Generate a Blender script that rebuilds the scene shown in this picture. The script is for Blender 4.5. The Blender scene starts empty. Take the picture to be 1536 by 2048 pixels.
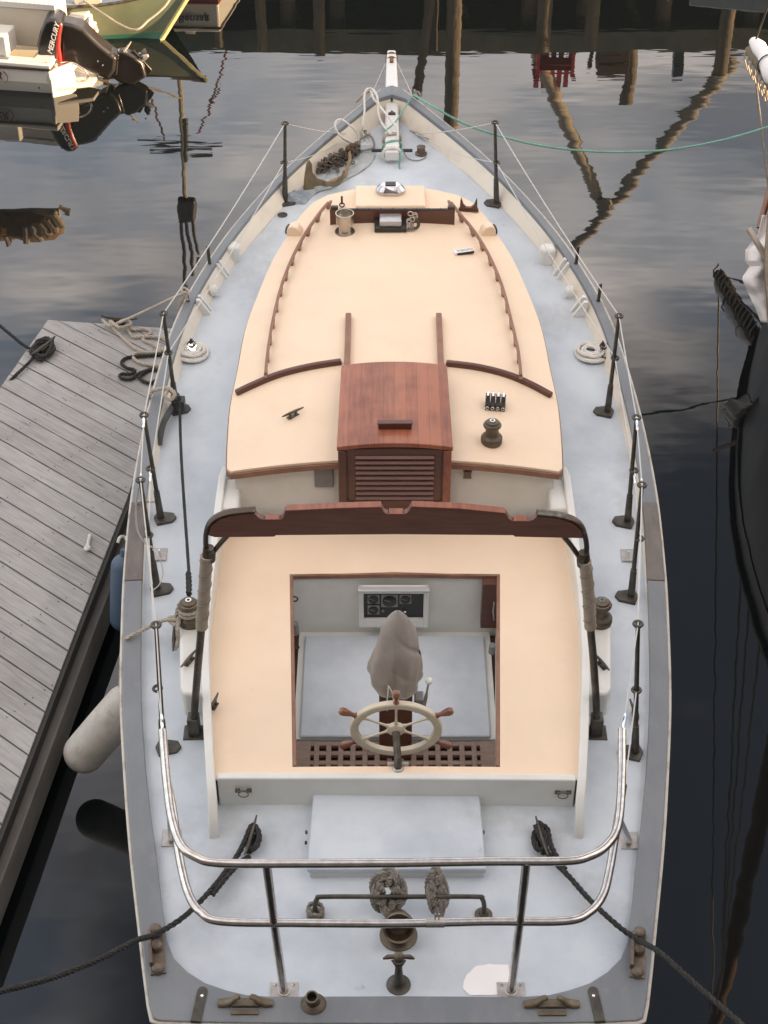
import bpy, bmesh, math, random
from mathutils import Vector, Matrix, Euler, noise
random.seed(7)
R = math.radians
scn = bpy.context.scene
COL = scn.collection
PI = math.pi

# ------------------------------------------------------------------ camera
CX, CY, CH, TH, F = -0.075, 0.0, 9.0, R(39.5), 3350.0
cam = bpy.data.cameras.new('camera'); co = bpy.data.objects.new('camera', cam); COL.objects.link(co)
co.location = (CX, CY, CH); co.rotation_euler = (PI/2-TH, 0, 0)
cam.lens = F/2048*36; cam.sensor_width = 36; cam.clip_end = 3000; cam.clip_start = .1
scn.camera = co
sT, cT = math.sin(TH), math.cos(TH)

def ray(px, py):
    u = (px-768)/F; v = (1024-py)/F
    return u, cT+v*sT, -sT+v*cT
def P(px, py, z):          # point of the photograph at height z
    x, y, w = ray(px, py); t = (z-CH)/w
    return Vector((CX+x*t, y*t, z))
def PY(px, py, Y):         # point of the photograph at distance Y
    x, y, w = ray(px, py); t = Y/y
    return Vector((CX+x*t, Y, CH+w*t))
def PR(px, py, Y):         # a thing seen mirrored in the water
    p = PY(px, py, Y); return Vector((p.x, p.y, -p.z))

# ------------------------------------------------------------------ world, sun
SUN_EL, SUN_AZ = R(10), R(94)     # azimuth measured from +Y towards +X
w = bpy.data.worlds.new('World'); scn.world = w; w.use_nodes = True
nt = w.node_tree; nt.nodes.clear()
def N(nt, t, **k):
    n = nt.nodes.new(t)
    for a, b in k.items(): setattr(n, a, b)
    return n
sky = N(nt, 'ShaderNodeTexSky', sky_type='NISHITA', sun_disc=False, sun_elevation=SUN_EL, sun_rotation=SUN_AZ, air_density=1.0, dust_density=2.0)
bg = N(nt, 'ShaderNodeBackground'); bg.inputs[1].default_value = .13
outw = N(nt, 'ShaderNodeOutputWorld')
tc = N(nt, 'ShaderNodeTexCoord')
mp = N(nt, 'ShaderNodeMapping'); mp.inputs['Scale'].default_value = (1, 1, 2.6); mp.inputs['Location'].default_value = (.35, .1, .2)
nz = N(nt, 'ShaderNodeTexNoise'); nz.inputs['Scale'].default_value = 2.6; nz.inputs['Detail'].default_value = 7; nz.inputs['Roughness'].default_value = .55
cr = N(nt, 'ShaderNodeValToRGB'); cr.color_ramp.elements[0].position = .42; cr.color_ramp.elements[1].position = .62; cr.color_ramp.elements[0].color = (.22, .22, .22, 1)
nz2 = N(nt, 'ShaderNodeTexNoise'); nz2.inputs['Scale'].default_value = 3.3; nz2.inputs['Detail'].default_value = 5
cr2 = N(nt, 'ShaderNodeValToRGB'); cr2.color_ramp.elements[0].position = .40; cr2.color_ramp.elements[1].position = .60
cr2.color_ramp.elements[0].color = (1.45, 1.42, 1.5, 1); cr2.color_ramp.elements[1].color = (6.3, 5.5, 4.9, 1)
mx = N(nt, 'ShaderNodeMix', data_type='RGBA')
L = nt.links.new
L(tc.outputs['Generated'], mp.inputs[0]); L(mp.outputs[0], nz.inputs['Vector']); L(mp.outputs[0], nz2.inputs['Vector'])
sz = N(nt, 'ShaderNodeSeparateXYZ'); L(tc.outputs['Generated'], sz.inputs[0])
mz = N(nt, 'ShaderNodeMapRange'); mz.inputs['From Min'].default_value = .42; mz.inputs['From Max'].default_value = .58; mz.inputs['To Min'].default_value = -.05; mz.inputs['To Max'].default_value = .09; L(sz.outputs[2], mz.inputs['Value'])
az_ = N(nt, 'ShaderNodeMath', operation='ADD'); L(nz.outputs['Fac'], az_.inputs[0]); L(mz.outputs[0], az_.inputs[1]); L(az_.outputs[0], cr.inputs[0]); L(nz2.outputs['Fac'], cr2.inputs[0])
L(cr.outputs[0], mx.inputs[0]); L(sky.outputs[0], mx.inputs[6]); L(cr2.outputs[0], mx.inputs[7])
# one darker cloud bank high ahead
nd = N(nt, 'ShaderNodeVectorMath', operation='DOT_PRODUCT'); nd.inputs[1].default_value = (.10, math.cos(R(54)), math.sin(R(54))); L(tc.outputs['Generated'], nd.inputs[0])
na = N(nt, 'ShaderNodeMath', operation='MULTIPLY_ADD'); na.inputs[1].default_value = .16; L(nz.outputs['Fac'], na.inputs[0]); L(nd.outputs['Value'], na.inputs[2])
mr = N(nt, 'ShaderNodeMapRange', interpolation_type='SMOOTHSTEP'); mr.inputs['From Min'].default_value = 1.018; mr.inputs['From Max'].default_value = 1.058; L(na.outputs[0], mr.inputs['Value'])
dk = N(nt, 'ShaderNodeMix', data_type='RGBA'); dk.inputs[7].default_value = (.40, .44, .54, 1); L(mr.outputs[0], dk.inputs[0])
gy = N(nt, 'ShaderNodeMapRange', interpolation_type='SMOOTHSTEP'); gy.inputs['From Min'].default_value = .35; gy.inputs['From Max'].default_value = .85; gy.inputs['To Min'].default_value = 1.0; gy.inputs['To Max'].default_value = 1.28; L(sz.outputs[1], gy.inputs['Value'])
gm = N(nt, 'ShaderNodeVectorMath', operation='SCALE'); L(mx.outputs[2], gm.inputs[0]); L(gy.outputs[0], gm.inputs['Scale']); L(gm.outputs[0], dk.inputs[6])
L(dk.outputs[2], bg.inputs[0]); L(bg.outputs[0], outw.inputs[0])

sl = bpy.data.lights.new('sun', 'SUN'); sl.energy = 5.0; sl.angle = R(.5); sl.color = (1, .70, .40)
so = bpy.data.objects.new('sun', sl); COL.objects.link(so)
sd = Vector((math.sin(SUN_AZ)*math.cos(SUN_EL), math.cos(SUN_AZ)*math.cos(SUN_EL), math.sin(SUN_EL)))
so.rotation_euler = (-sd).to_track_quat('-Z', 'Y').to_euler()
so.location = sd*60
scn.view_settings.view_transform = 'Standard'; scn.view_settings.look = 'None'
scn.view_settings.exposure = 1.88; scn.view_settings.gamma = 1

# ------------------------------------------------------------------ materials
def mat(name, c, rough=.5, metal=0, c2=None, scale=6, lo=.35, hi=.7, bump=0, bscale=40, stretch=(1, 1, 1), spec=None, detail=5, coat=0, tex='Object', bdist=.01):
    m = bpy.data.materials.new(name); m.use_nodes = True
    nt = m.node_tree; b = nt.nodes['Principled BSDF']
    b.inputs['Base Color'].default_value = (*c, 1); b.inputs['Roughness'].default_value = rough; b.inputs['Metallic'].default_value = metal
    if spec is not None: b.inputs['Specular IOR Level'].default_value = spec
    if coat: b.inputs['Coat Weight'].default_value = coat
    tc = N(nt, 'ShaderNodeTexCoord'); mp = N(nt, 'ShaderNodeMapping'); mp.inputs['Scale'].default_value = stretch
    nt.links.new(tc.outputs[tex], mp.inputs[0])
    if c2:
        n = N(nt, 'ShaderNodeTexNoise'); n.inputs['Scale'].default_value = scale; n.inputs['Detail'].default_value = detail; n.inputs['Roughness'].default_value = .6
        r = N(nt, 'ShaderNodeValToRGB'); r.color_ramp.elements[0].position = lo; r.color_ramp.elements[1].position = hi
        r.color_ramp.elements[0].color = (*c, 1); r.color_ramp.elements[1].color = (*c2, 1)
        nt.links.new(mp.outputs[0], n.inputs['Vector']); nt.links.new(n.outputs['Fac'], r.inputs[0]); nt.links.new(r.outputs[0], b.inputs['Base Color'])
    if bump:
        n2 = N(nt, 'ShaderNodeTexNoise'); n2.inputs['Scale'].default_value = bscale; n2.inputs['Detail'].default_value = 4
        bp = N(nt, 'ShaderNodeBump'); bp.inputs['Strength'].default_value = bump; bp.inputs['Distance'].default_value = bdist
        nt.links.new(mp.outputs[0], n2.inputs['Vector']); nt.links.new(n2.outputs['Fac'], bp.inputs['Height']); nt.links.new(bp.outputs[0], b.inputs['Normal'])
    return m

M = dict(
 deck=mat('deck_paint', (.59, .645, .70), .6, c2=(.44, .485, .545), scale=2.0, lo=.42, hi=.78, bump=.25, bscale=220, detail=8, spec=.3),
 deckb=mat('bow_deck_paint', (.60, .635, .66), .6, c2=(.47, .50, .54), scale=3, lo=.4, hi=.8, bump=.2, bscale=220),
 white=mat('white_paint', (.74, .74, .71), .38, c2=(.66, .65, .61), scale=4, lo=.45, hi=.8, bump=.05, bscale=30),
 cream=mat('cream_bulwark_paint', (.78, .71, .61), .4, c2=(.62, .555, .475), scale=3.2, lo=.5, hi=.85, bump=.06, bscale=20),
 hull=mat('hull_paint', (.60, .60, .58), .35, c2=(.48, .46, .42), scale=2, stretch=(1, 1, .3)),
 peach=mat('peach_paint', (.86, .685, .515), .55, c2=(.825, .645, .475), scale=2.5, lo=.4, hi=.75, bump=.18, bscale=260, spec=.3),
 cap=mat('grey_rail_paint', (.18, .195, .215), .45, c2=(.235, .25, .265), scale=5, lo=.4, hi=.8, bump=.15, bscale=60, stretch=(1, .35, 1)),
 capworn=mat('worn_grey_brown_wood', (.19, .165, .15), .7, c2=(.12, .105, .10), scale=9, bump=.4, bscale=50, stretch=(1, .4, 1)),
 edge=mat('pale_rub_strip', (.55, .52, .47), .5, c2=(.30, .24, .19), scale=7, lo=.5, hi=.75),
 mahog=mat('varnished_mahogany', (.20, .060, .032), .28, c2=(.34, .115, .060), scale=5, lo=.3, hi=.75, stretch=(7, .6, 3), coat=.35, bump=.05, bscale=60),
 mahogd=mat('dark_mahogany', (.085, .030, .020), .32, c2=(.125, .046, .028), scale=5, lo=.3, hi=.75, stretch=(.8, 5, 6), coat=.25),
 gallow=mat('oiled_brown_timber', (.125, .050, .034), .42, c2=(.185, .076, .050), scale=8, stretch=(.5, 5, 5), bump=.1, bscale=60),
 trim=mat('brown_trim_wood', (.22, .105, .068), .45, c2=(.30, .155, .10), scale=8, stretch=(1, 1, 1)),
 teak=mat('weathered_teak', (.22, .155, .125), .7, c2=(.30, .22, .18), scale=9, stretch=(1, 5, 1), bump=.2, bscale=60),
 bronze=mat('weathered_bronze', (.115, .095, .075), .48, .75, c2=(.19, .155, .115), scale=14, bump=.15, bscale=60),
 bronzed=mat('dark_bronze', (.065, .056, .049), .5, .6, c2=(.13, .12, .10), scale=12, bump=.15, bscale=70),
 steel=mat('brushed_stainless', (.72, .68, .66), .24, 1, c2=(.50, .46, .44), scale=20),
 steelr=mat('dull_stainless_plate', (.55, .53, .51), .45, .8, c2=(.40, .37, .34), scale=25),
 chrome=mat('polished_chrome', (.80, .79, .78), .12, 1),
 wire=mat('white_coated_wire', (.55, .54, .52), .4),
 black=mat('black_plastic', (.022, .021, .021), .4, c2=(.035, .033, .032), scale=10),
 blackr=mat('black_rope', (.016, .015, .015), .85, c2=(.05, .048, .045), scale=60, bump=.5, bscale=180),
 whiter=mat('white_rope', (.78, .76, .72), .85, c2=(.66, .64, .60), scale=30, bump=.5, bscale=200),
 tanr=mat('tan_rope', (.50, .44, .37), .9, c2=(.38, .33, .27), scale=40, bump=.5, bscale=200),
 greyr=mat('grey_rope', (.30, .275, .245), .9, c2=(.20, .18, .155), scale=40, bump=.5, bscale=200),
 greenr=mat('green_rope', (.16, .40, .33), .85, c2=(.26, .46, .38), scale=40, bump=.3, bscale=200),
 canvas=mat('grey_beige_canvas', (.35, .315, .29), .85, c2=(.30, .265, .24), scale=9, bump=.4, bscale=160),
 leather=mat('beige_leather_wrap', (.42, .35, .28), .75, c2=(.32, .26, .20), scale=12, bump=.3, bscale=60),
 ivory=mat('ivory_enamel', (.70, .63, .50), .35, c2=(.62, .55, .42), scale=12),
 handle=mat('varnished_handle_wood', (.16, .050, .022), .22, c2=(.27, .095, .040), scale=14, coat=.6),
 fender=mat('white_vinyl_fender', (.56, .53, .49), .5, c2=(.40, .37, .33), scale=7, lo=.4, hi=.75),
 fenderb=mat('blue_vinyl_fender', (.05, .09, .16), .5, c2=(.10, .14, .20), scale=4),
 dock=mat('weathered_dock_board', (.245, .225, .21), .85, c2=(.345, .32, .305), scale=5, lo=.35, hi=.72, stretch=(1.2, 1.2, 1), bump=.5, bscale=26, detail=8),
 dockside=mat('wet_dock_side_timber', (.13, .12, .11), .7, c2=(.20, .19, .175), scale=5, stretch=(1, .3, 1), bump=.3, bscale=30),
 rubber=mat('black_rubber_strip', (.03, .028, .026), .7),
 gelcoat=mat('white_gelcoat', (.72, .69, .64), .25, coat=.3),
 tank=mat('beige_cooler_plastic', (.62, .55, .45), .45),
 motor=mat('black_motor_paint', (.022, .019, .018), .28, c2=(.035, .030, .028), scale=5, coat=.3),
 red=mat('red_paint', (.50, .035, .03), .4),
 redb=mat('dull_red_bottom_paint', (.22, .07, .05), .6),
 green=mat('faded_green_hull', (.10, .125, .085), .45, c2=(.15, .165, .115), scale=3),
 greenb=mat('green_boot_paint', (.035, .13, .10), .5),
 yellow=mat('pale_yellow_stem_paint', (.40, .38, .19), .5, c2=(.28, .27, .15), scale=8),
 cloth=mat('white_cotton_tarp', (.84, .81, .81), .9, bump=.2, bscale=60),
 grey=mat('grey_plastic', (.20, .20, .21), .5, c2=(.24, .235, .24), scale=20),
 dash=mat('black_dash', (.018, .016, .016), .3),
 bez=mat('grey_bezel', (.26, .25, .24), .5),
 foil=mat('clear_frosted_lens', (.55, .55, .56), .15, .3),
 pile=mat('tidal_pile_wood', (.22, .17, .115), .85, c2=(.12, .10, .07), scale=3, stretch=(2, 2, .4), bump=.6, bscale=12, bdist=.03),
 pilel=mat('pale_spar_wood', (.42, .36, .28), .7, c2=(.30, .25, .19), scale=4, stretch=(2, 2, .4)),
 wharf=mat('green_grey_wharf_timber', (.075, .085, .07), .85, c2=(.12, .125, .10), scale=3, bump=.4, bscale=10),
 shingle=mat('grey_cedar_shingle', (.18, .165, .15), .9, c2=(.26, .24, .22), scale=6, bump=.6, bscale=10),
 roof=mat('asphalt_roof', (.06, .06, .065), .9),
 anchor=mat('galvanised_tan_anchor', (.30, .225, .135), .7, .3, c2=(.18, .13, .08), scale=12, bump=.3, bscale=50),
 chain=mat('rusty_grey_chain', (.13, .105, .085), .65, .5, c2=(.22, .19, .165), scale=30, bump=.3, bscale=80),
 tarp=mat('translucent_grey_plastic', (.44, .47, .47), .35, c2=(.36, .40, .42), scale=10, bump=.4, bscale=40),
 ink=mat('dark_ink', (.03, .03, .05), .6),
 patch=mat('bright_white_patch_paint', (.90, .875, .875), .45),
 paper=mat('white_card', (.8, .79, .79), .6),
 rust=mat('rust_brown_sail', (.12, .075, .045), .9, c2=(.075, .05, .03), scale=6),
 darkhull=mat('black_green_hull', (.022, .024, .022), .4, c2=(.045, .045, .04), scale=3),
)

def specks(m, col, scale, lo, hi, amt=.8):      # dirt specks and scuffs mixed over a paint
    nt = m.node_tree; b = nt.nodes['Principled BSDF']; src = b.inputs['Base Color'].links[0].from_socket
    tc = N(nt, 'ShaderNodeTexCoord'); n = N(nt, 'ShaderNodeTexNoise'); n.inputs['Scale'].default_value = scale; n.inputs['Detail'].default_value = 10; n.inputs['Roughness'].default_value = .7
    r = N(nt, 'ShaderNodeMapRange'); r.inputs['From Min'].default_value = lo; r.inputs['From Max'].default_value = hi; r.inputs['To Max'].default_value = amt
    mx = N(nt, 'ShaderNodeMix', data_type='RGBA'); mx.inputs[7].default_value = (*col, 1)
    nt.links.new(tc.outputs['Object'], n.inputs['Vector']); nt.links.new(n.outputs['Fac'], r.inputs['Value']); nt.links.new(r.outputs[0], mx.inputs[0]); nt.links.new(src, mx.inputs[6]); nt.links.new(mx.outputs[2], b.inputs['Base Color'])
specks(M['deck'], (.22, .20, .17), 7, .66, .80, .7); specks(M['deck'], (.30, .30, .27), 1.3, .56, .74, .45)
specks(M['peach'], (.50, .37, .26), 5, .64, .80, .35); specks(M['peach'], (.62, .50, .38), .9, .52, .75, .30); specks(M['cap'], (.30, .28, .26), 6, .60, .74, .6); specks(M['cream'], (.42, .38, .32), 4, .60, .76, .5)
specks(M['fender'], (.20, .17, .14), 9, .56, .70, .6); specks(M['white'], (.42, .40, .35), 6, .64, .8, .5)

# glossy water
def water_mat():
    m = bpy.data.materials.new('harbour_water'); m.use_nodes = True
    nt = m.node_tree; b = nt.nodes['Principled BSDF']
    b.inputs['Base Color'].default_value = (.006, .008, .009, 1); b.inputs['Roughness'].default_value = .015; b.inputs['IOR'].default_value = 1.72
    tc = N(nt, 'ShaderNodeTexCoord')
    def noi(scale, sx, sy, det):
        mp = N(nt, 'ShaderNodeMapping'); mp.inputs['Scale'].default_value = (sx, sy, 1)
        n = N(nt, 'ShaderNodeTexNoise'); n.inputs['Scale'].default_value = scale; n.inputs['Detail'].default_value = det
        nt.links.new(tc.outputs['Object'], mp.inputs[0]); nt.links.new(mp.outputs[0], n.inputs['Vector']); return n
    a = noi(1.3, .55, 1.5, 2); c = noi(6, .35, 1.4, 2); d = noi(.35, 1, 1, 2)
    # ripples come in patches
    rp = N(nt, 'ShaderNodeValToRGB'); rp.color_ramp.elements[0].position = .45; rp.color_ramp.elements[1].position = .62
    nt.links.new(d.outputs['Fac'], rp.inputs[0])
    mu = N(nt, 'ShaderNodeMath', operation='MULTIPLY'); nt.links.new(c.outputs['Fac'], mu.inputs[0]); nt.links.new(rp.outputs[0], mu.inputs[1])
    m2 = N(nt, 'ShaderNodeMath', operation='MULTIPLY'); m2.inputs[1].default_value = .10; nt.links.new(mu.outputs[0], m2.inputs[0])
    ad = N(nt, 'ShaderNodeMath', operation='ADD'); nt.links.new(a.outputs['Fac'], ad.inputs[0]); nt.links.new(m2.outputs[0], ad.inputs[1])
    # a breeze ruffles the far end of the basin
    sp = N(nt, 'ShaderNodeSeparateXYZ'); nt.links.new(tc.outputs['Object'], sp.inputs[0]); e = noi(2.6, .22, 1.3, 3)
    far = N(nt, 'ShaderNodeMapRange', interpolation_type='SMOOTHSTEP'); far.inputs['From Min'].default_value = 15.5; far.inputs['From Max'].default_value = 20.5; far.inputs['To Max'].default_value = .55; nt.links.new(sp.outputs[1], far.inputs['Value'])
    fe = N(nt, 'ShaderNodeMath', operation='MULTIPLY'); nt.links.new(e.outputs['Fac'], fe.inputs[0]); nt.links.new(far.outputs[0], fe.inputs[1])
    a2 = N(nt, 'ShaderNodeMath', operation='ADD'); nt.links.new(ad.outputs[0], a2.inputs[0]); nt.links.new(fe.outputs[0], a2.inputs[1]); ad = a2
    bp = N(nt, 'ShaderNodeBump'); bp.inputs['Strength'].default_value = 1.0; bp.inputs['Distance'].default_value = .0026
    nt.links.new(ad.outputs[0], bp.inputs['Height']); nt.links.new(bp.outputs[0], b.inputs['Normal'])
    return m
M['water'] = water_mat()

# ------------------------------------------------------------------ mesh helpers
def catmull(pts, n=8, closed=False):
    pts = [Vector(p) for p in pts]
    if len(pts) < 3: return pts
    out = []; m = len(pts); rng = range(m if closed else m-1)
    for i in rng:
        if closed: p0, p1, p2, p3 = pts[(i-1) % m], pts[i], pts[(i+1) % m], pts[(i+2) % m]
        else: p0, p1, p2, p3 = pts[max(i-1, 0)], pts[i], pts[i+1], pts[min(i+2, m-1)]
        for k in range(n):
            t = k/n
            out.append(.5*((2*p1)+(p2-p0)*t+(2*p0-5*p1+4*p2-p3)*t*t+(3*p1-p0-3*p2+p3)*t**3))
    if not closed: out.append(pts[-1])
    return out
def resample(pts, step):
    out = [pts[0].copy()]; acc = 0
    for a, b in zip(pts, pts[1:]):
        d = (b-a).length
        if d < 1e-9: continue
        t = step-acc
        while t <= d:
            out.append(a.lerp(b, t/d)); t += step
        acc = d-(t-step)
    if (out[-1]-pts[-1]).length > step*.3: out.append(pts[-1].copy())
    return out
def frames(pts, closed=False):
    n = len(pts); T = []
    for i in range(n):
        a = pts[(i-1) % n] if (closed or i > 0) else pts[i]
        b = pts[(i+1) % n] if (closed or i < n-1) else pts[i]
        d = b-a; T.append(d.normalized() if d.length > 1e-9 else (T[-1] if T else Vector((0, 0, 1))))
    up = Vector((0, 0, 1)) if abs(T[0].z) < .9 else Vector((1, 0, 0))
    Nn = [(up-T[0]*up.dot(T[0])).normalized()]
    for i in range(1, n):
        v = Nn[-1]-T[i]*Nn[-1].dot(T[i])
        Nn.append(v.normalized() if v.length > 1e-6 else Nn[-1])
    return T, Nn

class MB:
    def __init__(s): s.v = []; s.f = []; s.sm = []
    def add(s, vs, fs, smooth=False, mtx=None):
        o = len(s.v)
        s.v += [tuple(mtx @ Vector(p)) if mtx else tuple(p) for p in vs]
        s.f += [tuple(i+o for i in f) for f in fs]; s.sm += [smooth]*len(fs); return s
    def box(s, c, d, mtx=None, rot=None, taper=1):
        x, y, z = [k/2 for k in d]
        vs = [Vector((sx*x*(taper if sz > 0 else 1), sy*y*(taper if sz > 0 else 1), sz*z)) for sz in (-1, 1) for sx, sy in ((-1, -1), (1, -1), (1, 1), (-1, 1))]
        if rot: r = Euler(rot).to_matrix(); vs = [r @ p for p in vs]
        vs = [p+Vector(c) for p in vs]
        return s.add(vs, [(0, 3, 2, 1), (4, 5, 6, 7), (0, 1, 5, 4), (1, 2, 6, 5), (2, 3, 7, 6), (3, 0, 4, 7)], False, mtx)
    def tube(s, pts, r, seg=8, closed=False, cap=True, mtx=None, flat=1, smooth=True):
        pts = [Vector(p) for p in pts]; T, Nn = frames(pts, closed); n = len(pts)
        rr = r if isinstance(r, (list, tuple)) else [r]*n
        vs = []; fs = []
        for i in range(n):
            B = T[i].cross(Nn[i])
            for k in range(seg):
                a = 2*PI*k/seg; vs.append(pts[i]+(Nn[i]*math.cos(a)*flat+B*math.sin(a))*rr[i])
        for i in range(n if closed else n-1):
            j = (i+1) % n
            for k in range(seg):
                k2 = (k+1) % seg; fs.append((i*seg+k, i*seg+k2, j*seg+k2, j*seg+k))
        if cap and not closed:
            fs.append(tuple(range(seg))[::-1]); fs.append(tuple((n-1)*seg+k for k in range(seg)))
        return s.add(vs, fs, smooth, mtx)
    def bar(s, pts, wd, hg, closed=False, mtx=None):       # rectangular section, width sideways, height up
        pts = [Vector(p) for p in pts]; n = len(pts); vs = []; fs = []
        for i in range(n):
            a = pts[(i-1) % n] if (closed or i > 0) else pts[i]; b = pts[(i+1) % n] if (closed or i < n-1) else pts[i]
            d = (b-a).normalized(); sd = Vector((-d.y, d.x, 0))
            if sd.length < 1e-6: sd = Vector((1, 0, 0))
            sd.normalize(); up = d.cross(sd)*-1
            if up.z < 0: up = -up
            ww = wd[i] if isinstance(wd, list) else wd
            for q, e in ((-1, -1), (1, -1), (1, 1), (-1, 1)): vs.append(pts[i]+sd*q*ww/2+up*e*hg/2)
        for i in range(n if closed else n-1):
            j = (i+1) % n
            for k in range(4): k2 = (k+1) % 4; fs.append((i*4+k, j*4+k, j*4+k2, i*4+k2))
        if not closed: fs += [(0, 1, 2, 3), tuple((n-1)*4+k for k in (3, 2, 1, 0))]
        return s.add(vs, fs, False, mtx)
    def lathe(s, prof, seg=24, c=(0, 0, 0), mtx=None, axis=None):
        vs = []; fs = []; c = Vector(c)
        q = Vector((0, 0, 1)).rotation_difference(Vector(axis).normalized()).to_matrix() if axis is not None else None
        for r, z in prof:
            for k in range(seg):
                a = 2*PI*k/seg; p = Vector((r*math.cos(a), r*math.sin(a), z))
                if q: p = q @ p
                vs.append(p+c)
        for i in range(len(prof)-1):
            for k in range(seg):
                k2 = (k+1) % seg; fs.append((i*seg+k, i*seg+k2, (i+1)*seg+k2, (i+1)*seg+k))
        if prof[0][0] > 1e-5: fs.append(tuple(range(seg))[::-1])
        if prof[-1][0] > 1e-5: fs.append(tuple((len(prof)-1)*seg+k for k in range(seg)))
        return s.add(vs, fs, True, mtx)
    def prism(s, poly, z0, z1, mtx=None, smooth=False):
        n = len(poly); vs = [Vector((p[0], p[1], z0)) for p in poly]+[Vector((p[0], p[1], z1)) for p in poly]
        fs = [tuple(range(n))[::-1], tuple(range(n, 2*n))]+[(i, (i+1) % n, n+(i+1) % n, n+i) for i in range(n)]
        return s.add(vs, fs, smooth, mtx)
    def grid(s, fn, nu, nv, smooth=True, mtx=None, skip=None):
        vs = [fn(i/nu, j/nv) for j in range(nv+1) for i in range(nu+1)]; fs = []
        for j in range(nv):
            for i in range(nu):
                if skip and skip((i+.5)/nu, (j+.5)/nv): continue
                a = j*(nu+1)+i; fs.append((a, a+1, a+nu+2, a+nu+1))
        return s.add(vs, fs, smooth, mtx)
    def ball(s, c, r, seg=14, mtx=None, sc=(1, 1, 1)):
        vs = []; fs = []; c = Vector(c); ri = seg//2
        for i in range(ri+1):
            for k in range(seg):
                t = PI*i/ri; a = 2*PI*k/seg
                vs.append(c+Vector((r*sc[0]*math.sin(t)*math.cos(a), r*sc[1]*math.sin(t)*math.sin(a), r*sc[2]*math.cos(t))))
        for i in range(ri):
            for k in range(seg): k2 = (k+1) % seg; fs.append((i*seg+k, (i+1)*seg+k, (i+1)*seg+k2, i*seg+k2))
        return s.add(vs, fs, True, mtx)
    def rope(s, pts, r, n=10, smoothpts=True, seg=5, closed=False, mtx=None):   # three laid strands
        p = catmull(pts, n, closed) if smoothpts else [Vector(q) for q in pts]
        if closed: p = p+[p[0]]
        p = resample(p, r*1.15); T, Nn = frames(p)
        for k in range(3):
            st = []
            for i in range(len(p)):
                a = 2*PI*k/3+i*1.15/5.2*2*PI/1.25; B = T[i].cross(Nn[i])
                st.append(p[i]+(Nn[i]*math.cos(a)+B*math.sin(a))*r*.5)
            s.tube(st, r*.56, seg, mtx=mtx)
        return s
    def build(s, name, m, parent=None, bevel=0, loc=None):
        me = bpy.data.meshes.new(name); me.from_pydata(s.v, [], s.f); me.update()
        bm = bmesh.new(); bm.from_mesh(me); bmesh.ops.remove_doubles(bm, verts=bm.verts, dist=1e-6); bmesh.ops.recalc_face_normals(bm, faces=bm.faces); 
        bm.to_mesh(me); bm.free()
        me.materials.append(m)
        anysm = any(s.sm)
        for p in me.polygons: p.use_smooth = anysm or bevel > 0
        if anysm or bevel: me.set_sharp_from_angle(angle=R(38))
        o = bpy.data.objects.new(name, me); COL.objects.link(o)
        if parent: o.parent = parent
        if bevel:
            b = o.modifiers.new('bevel', 'BEVEL'); b.width = bevel; b.segments = 3; b.limit_method = 'ANGLE'; b.angle_limit = R(40)
        return o

def empty(name, label, cat, loc=(0, 0, 0), group=None):
    o = bpy.data.objects.new(name, None); COL.objects.link(o); o.location = loc; o.empty_display_size = .2
    return tag(o, label, cat, group)
def tag(o, label, cat, group=None, kind=None):
    if kind: o['kind'] = kind
    if label: o['label'] = label
    if cat: o['category'] = cat
    if group: o['group'] = group
    return o
def struct(o, label=None):
    o['kind'] = 'structure'
    if label: o['label'] = label
    return o
def lift(root):           # children were built in world coordinates; keep them there under a moved root
    m = Matrix.Translation(root.location).inverted()
    for c in root.children:
        c.matrix_parent_inverse = m
def text(body, size, mtx, m, parent, name='lettering', depth=.002, shear=0, bold=.0, sx=1):
    cu = bpy.data.curves.new(name, 'FONT'); cu.body = body; cu.size = size; cu.extrude = depth; cu.shear = shear; cu.offset = bold; cu.align_x = 'CENTER'; cu.align_y = 'CENTER'
    to = bpy.data.objects.new('t', cu); COL.objects.link(to); bpy.context.view_layer.update()
    dg = bpy.context.evaluated_depsgraph_get()
    me = bpy.data.meshes.new_from_object(to.evaluated_get(dg)); bpy.data.objects.remove(to)
    me.transform(Matrix.Diagonal((sx, 1, 1, 1))); me.transform(mtx); me.materials.clear(); me.materials.append(m); me.name = name
    o = bpy.data.objects.new(name, me); COL.objects.link(o); o.parent = parent
    return o
def basis(o, x, y):       # matrix with origin o, x right, y up
    x = Vector(x).normalized(); y = Vector(y); y = (y-x*y.dot(x)).normalized(); z = x.cross(y)
    m = Matrix((x, y, z)).transposed().to_4x4(); m.translation = Vector(o); return m
def lin(T, x):
    if x <= T[0][0]: return T[0][1]
    for a, b in zip(T, T[1:]):
        if x <= b[0]:
            return a[1]+(b[1]-a[1])*(x-a[0])/(b[0]-a[0])
    return T[-1][1]
def spl(T, x):            # smooth monotone-ish interpolation
    if x <= T[0][0]: return T[0][1]
    if x >= T[-1][0]: return T[-1][1]
    for i in range(len(T)-1):
        if x <= T[i+1][0]:
            x0, y0 = T[i]; x1, y1 = T[i+1]; h = x1-x0
            def sl(j):
                if j <= 0 : return (T[1][1]-T[0][1])/(T[1][0]-T[0][0])
                if j >= len(T)-1: return (T[-1][1]-T[-2][1])/(T[-1][0]-T[-2][0])
                return (T[j+1][1]-T[j-1][1])/(T[j+1][0]-T[j-1][0])
            m0, m1 = sl(i), sl(i+1); t = (x-x0)/h
            return (2*t**3-3*t*t+1)*y0+(t**3-2*t*t+t)*h*m0+(-2*t**3+3*t*t)*y1+(t**3-t*t)*h*m1

# ================================================================== SETTING
wm = MB(); wm.add([(-300, -60, 0), (300, -60, 0), (300, 500, 0), (-300, 500, 0)], [(0, 1, 2, 3)])
struct(wm.build('water', M['water']), 'calm dark harbour water mirroring clouds, masts and the wharf')

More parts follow.
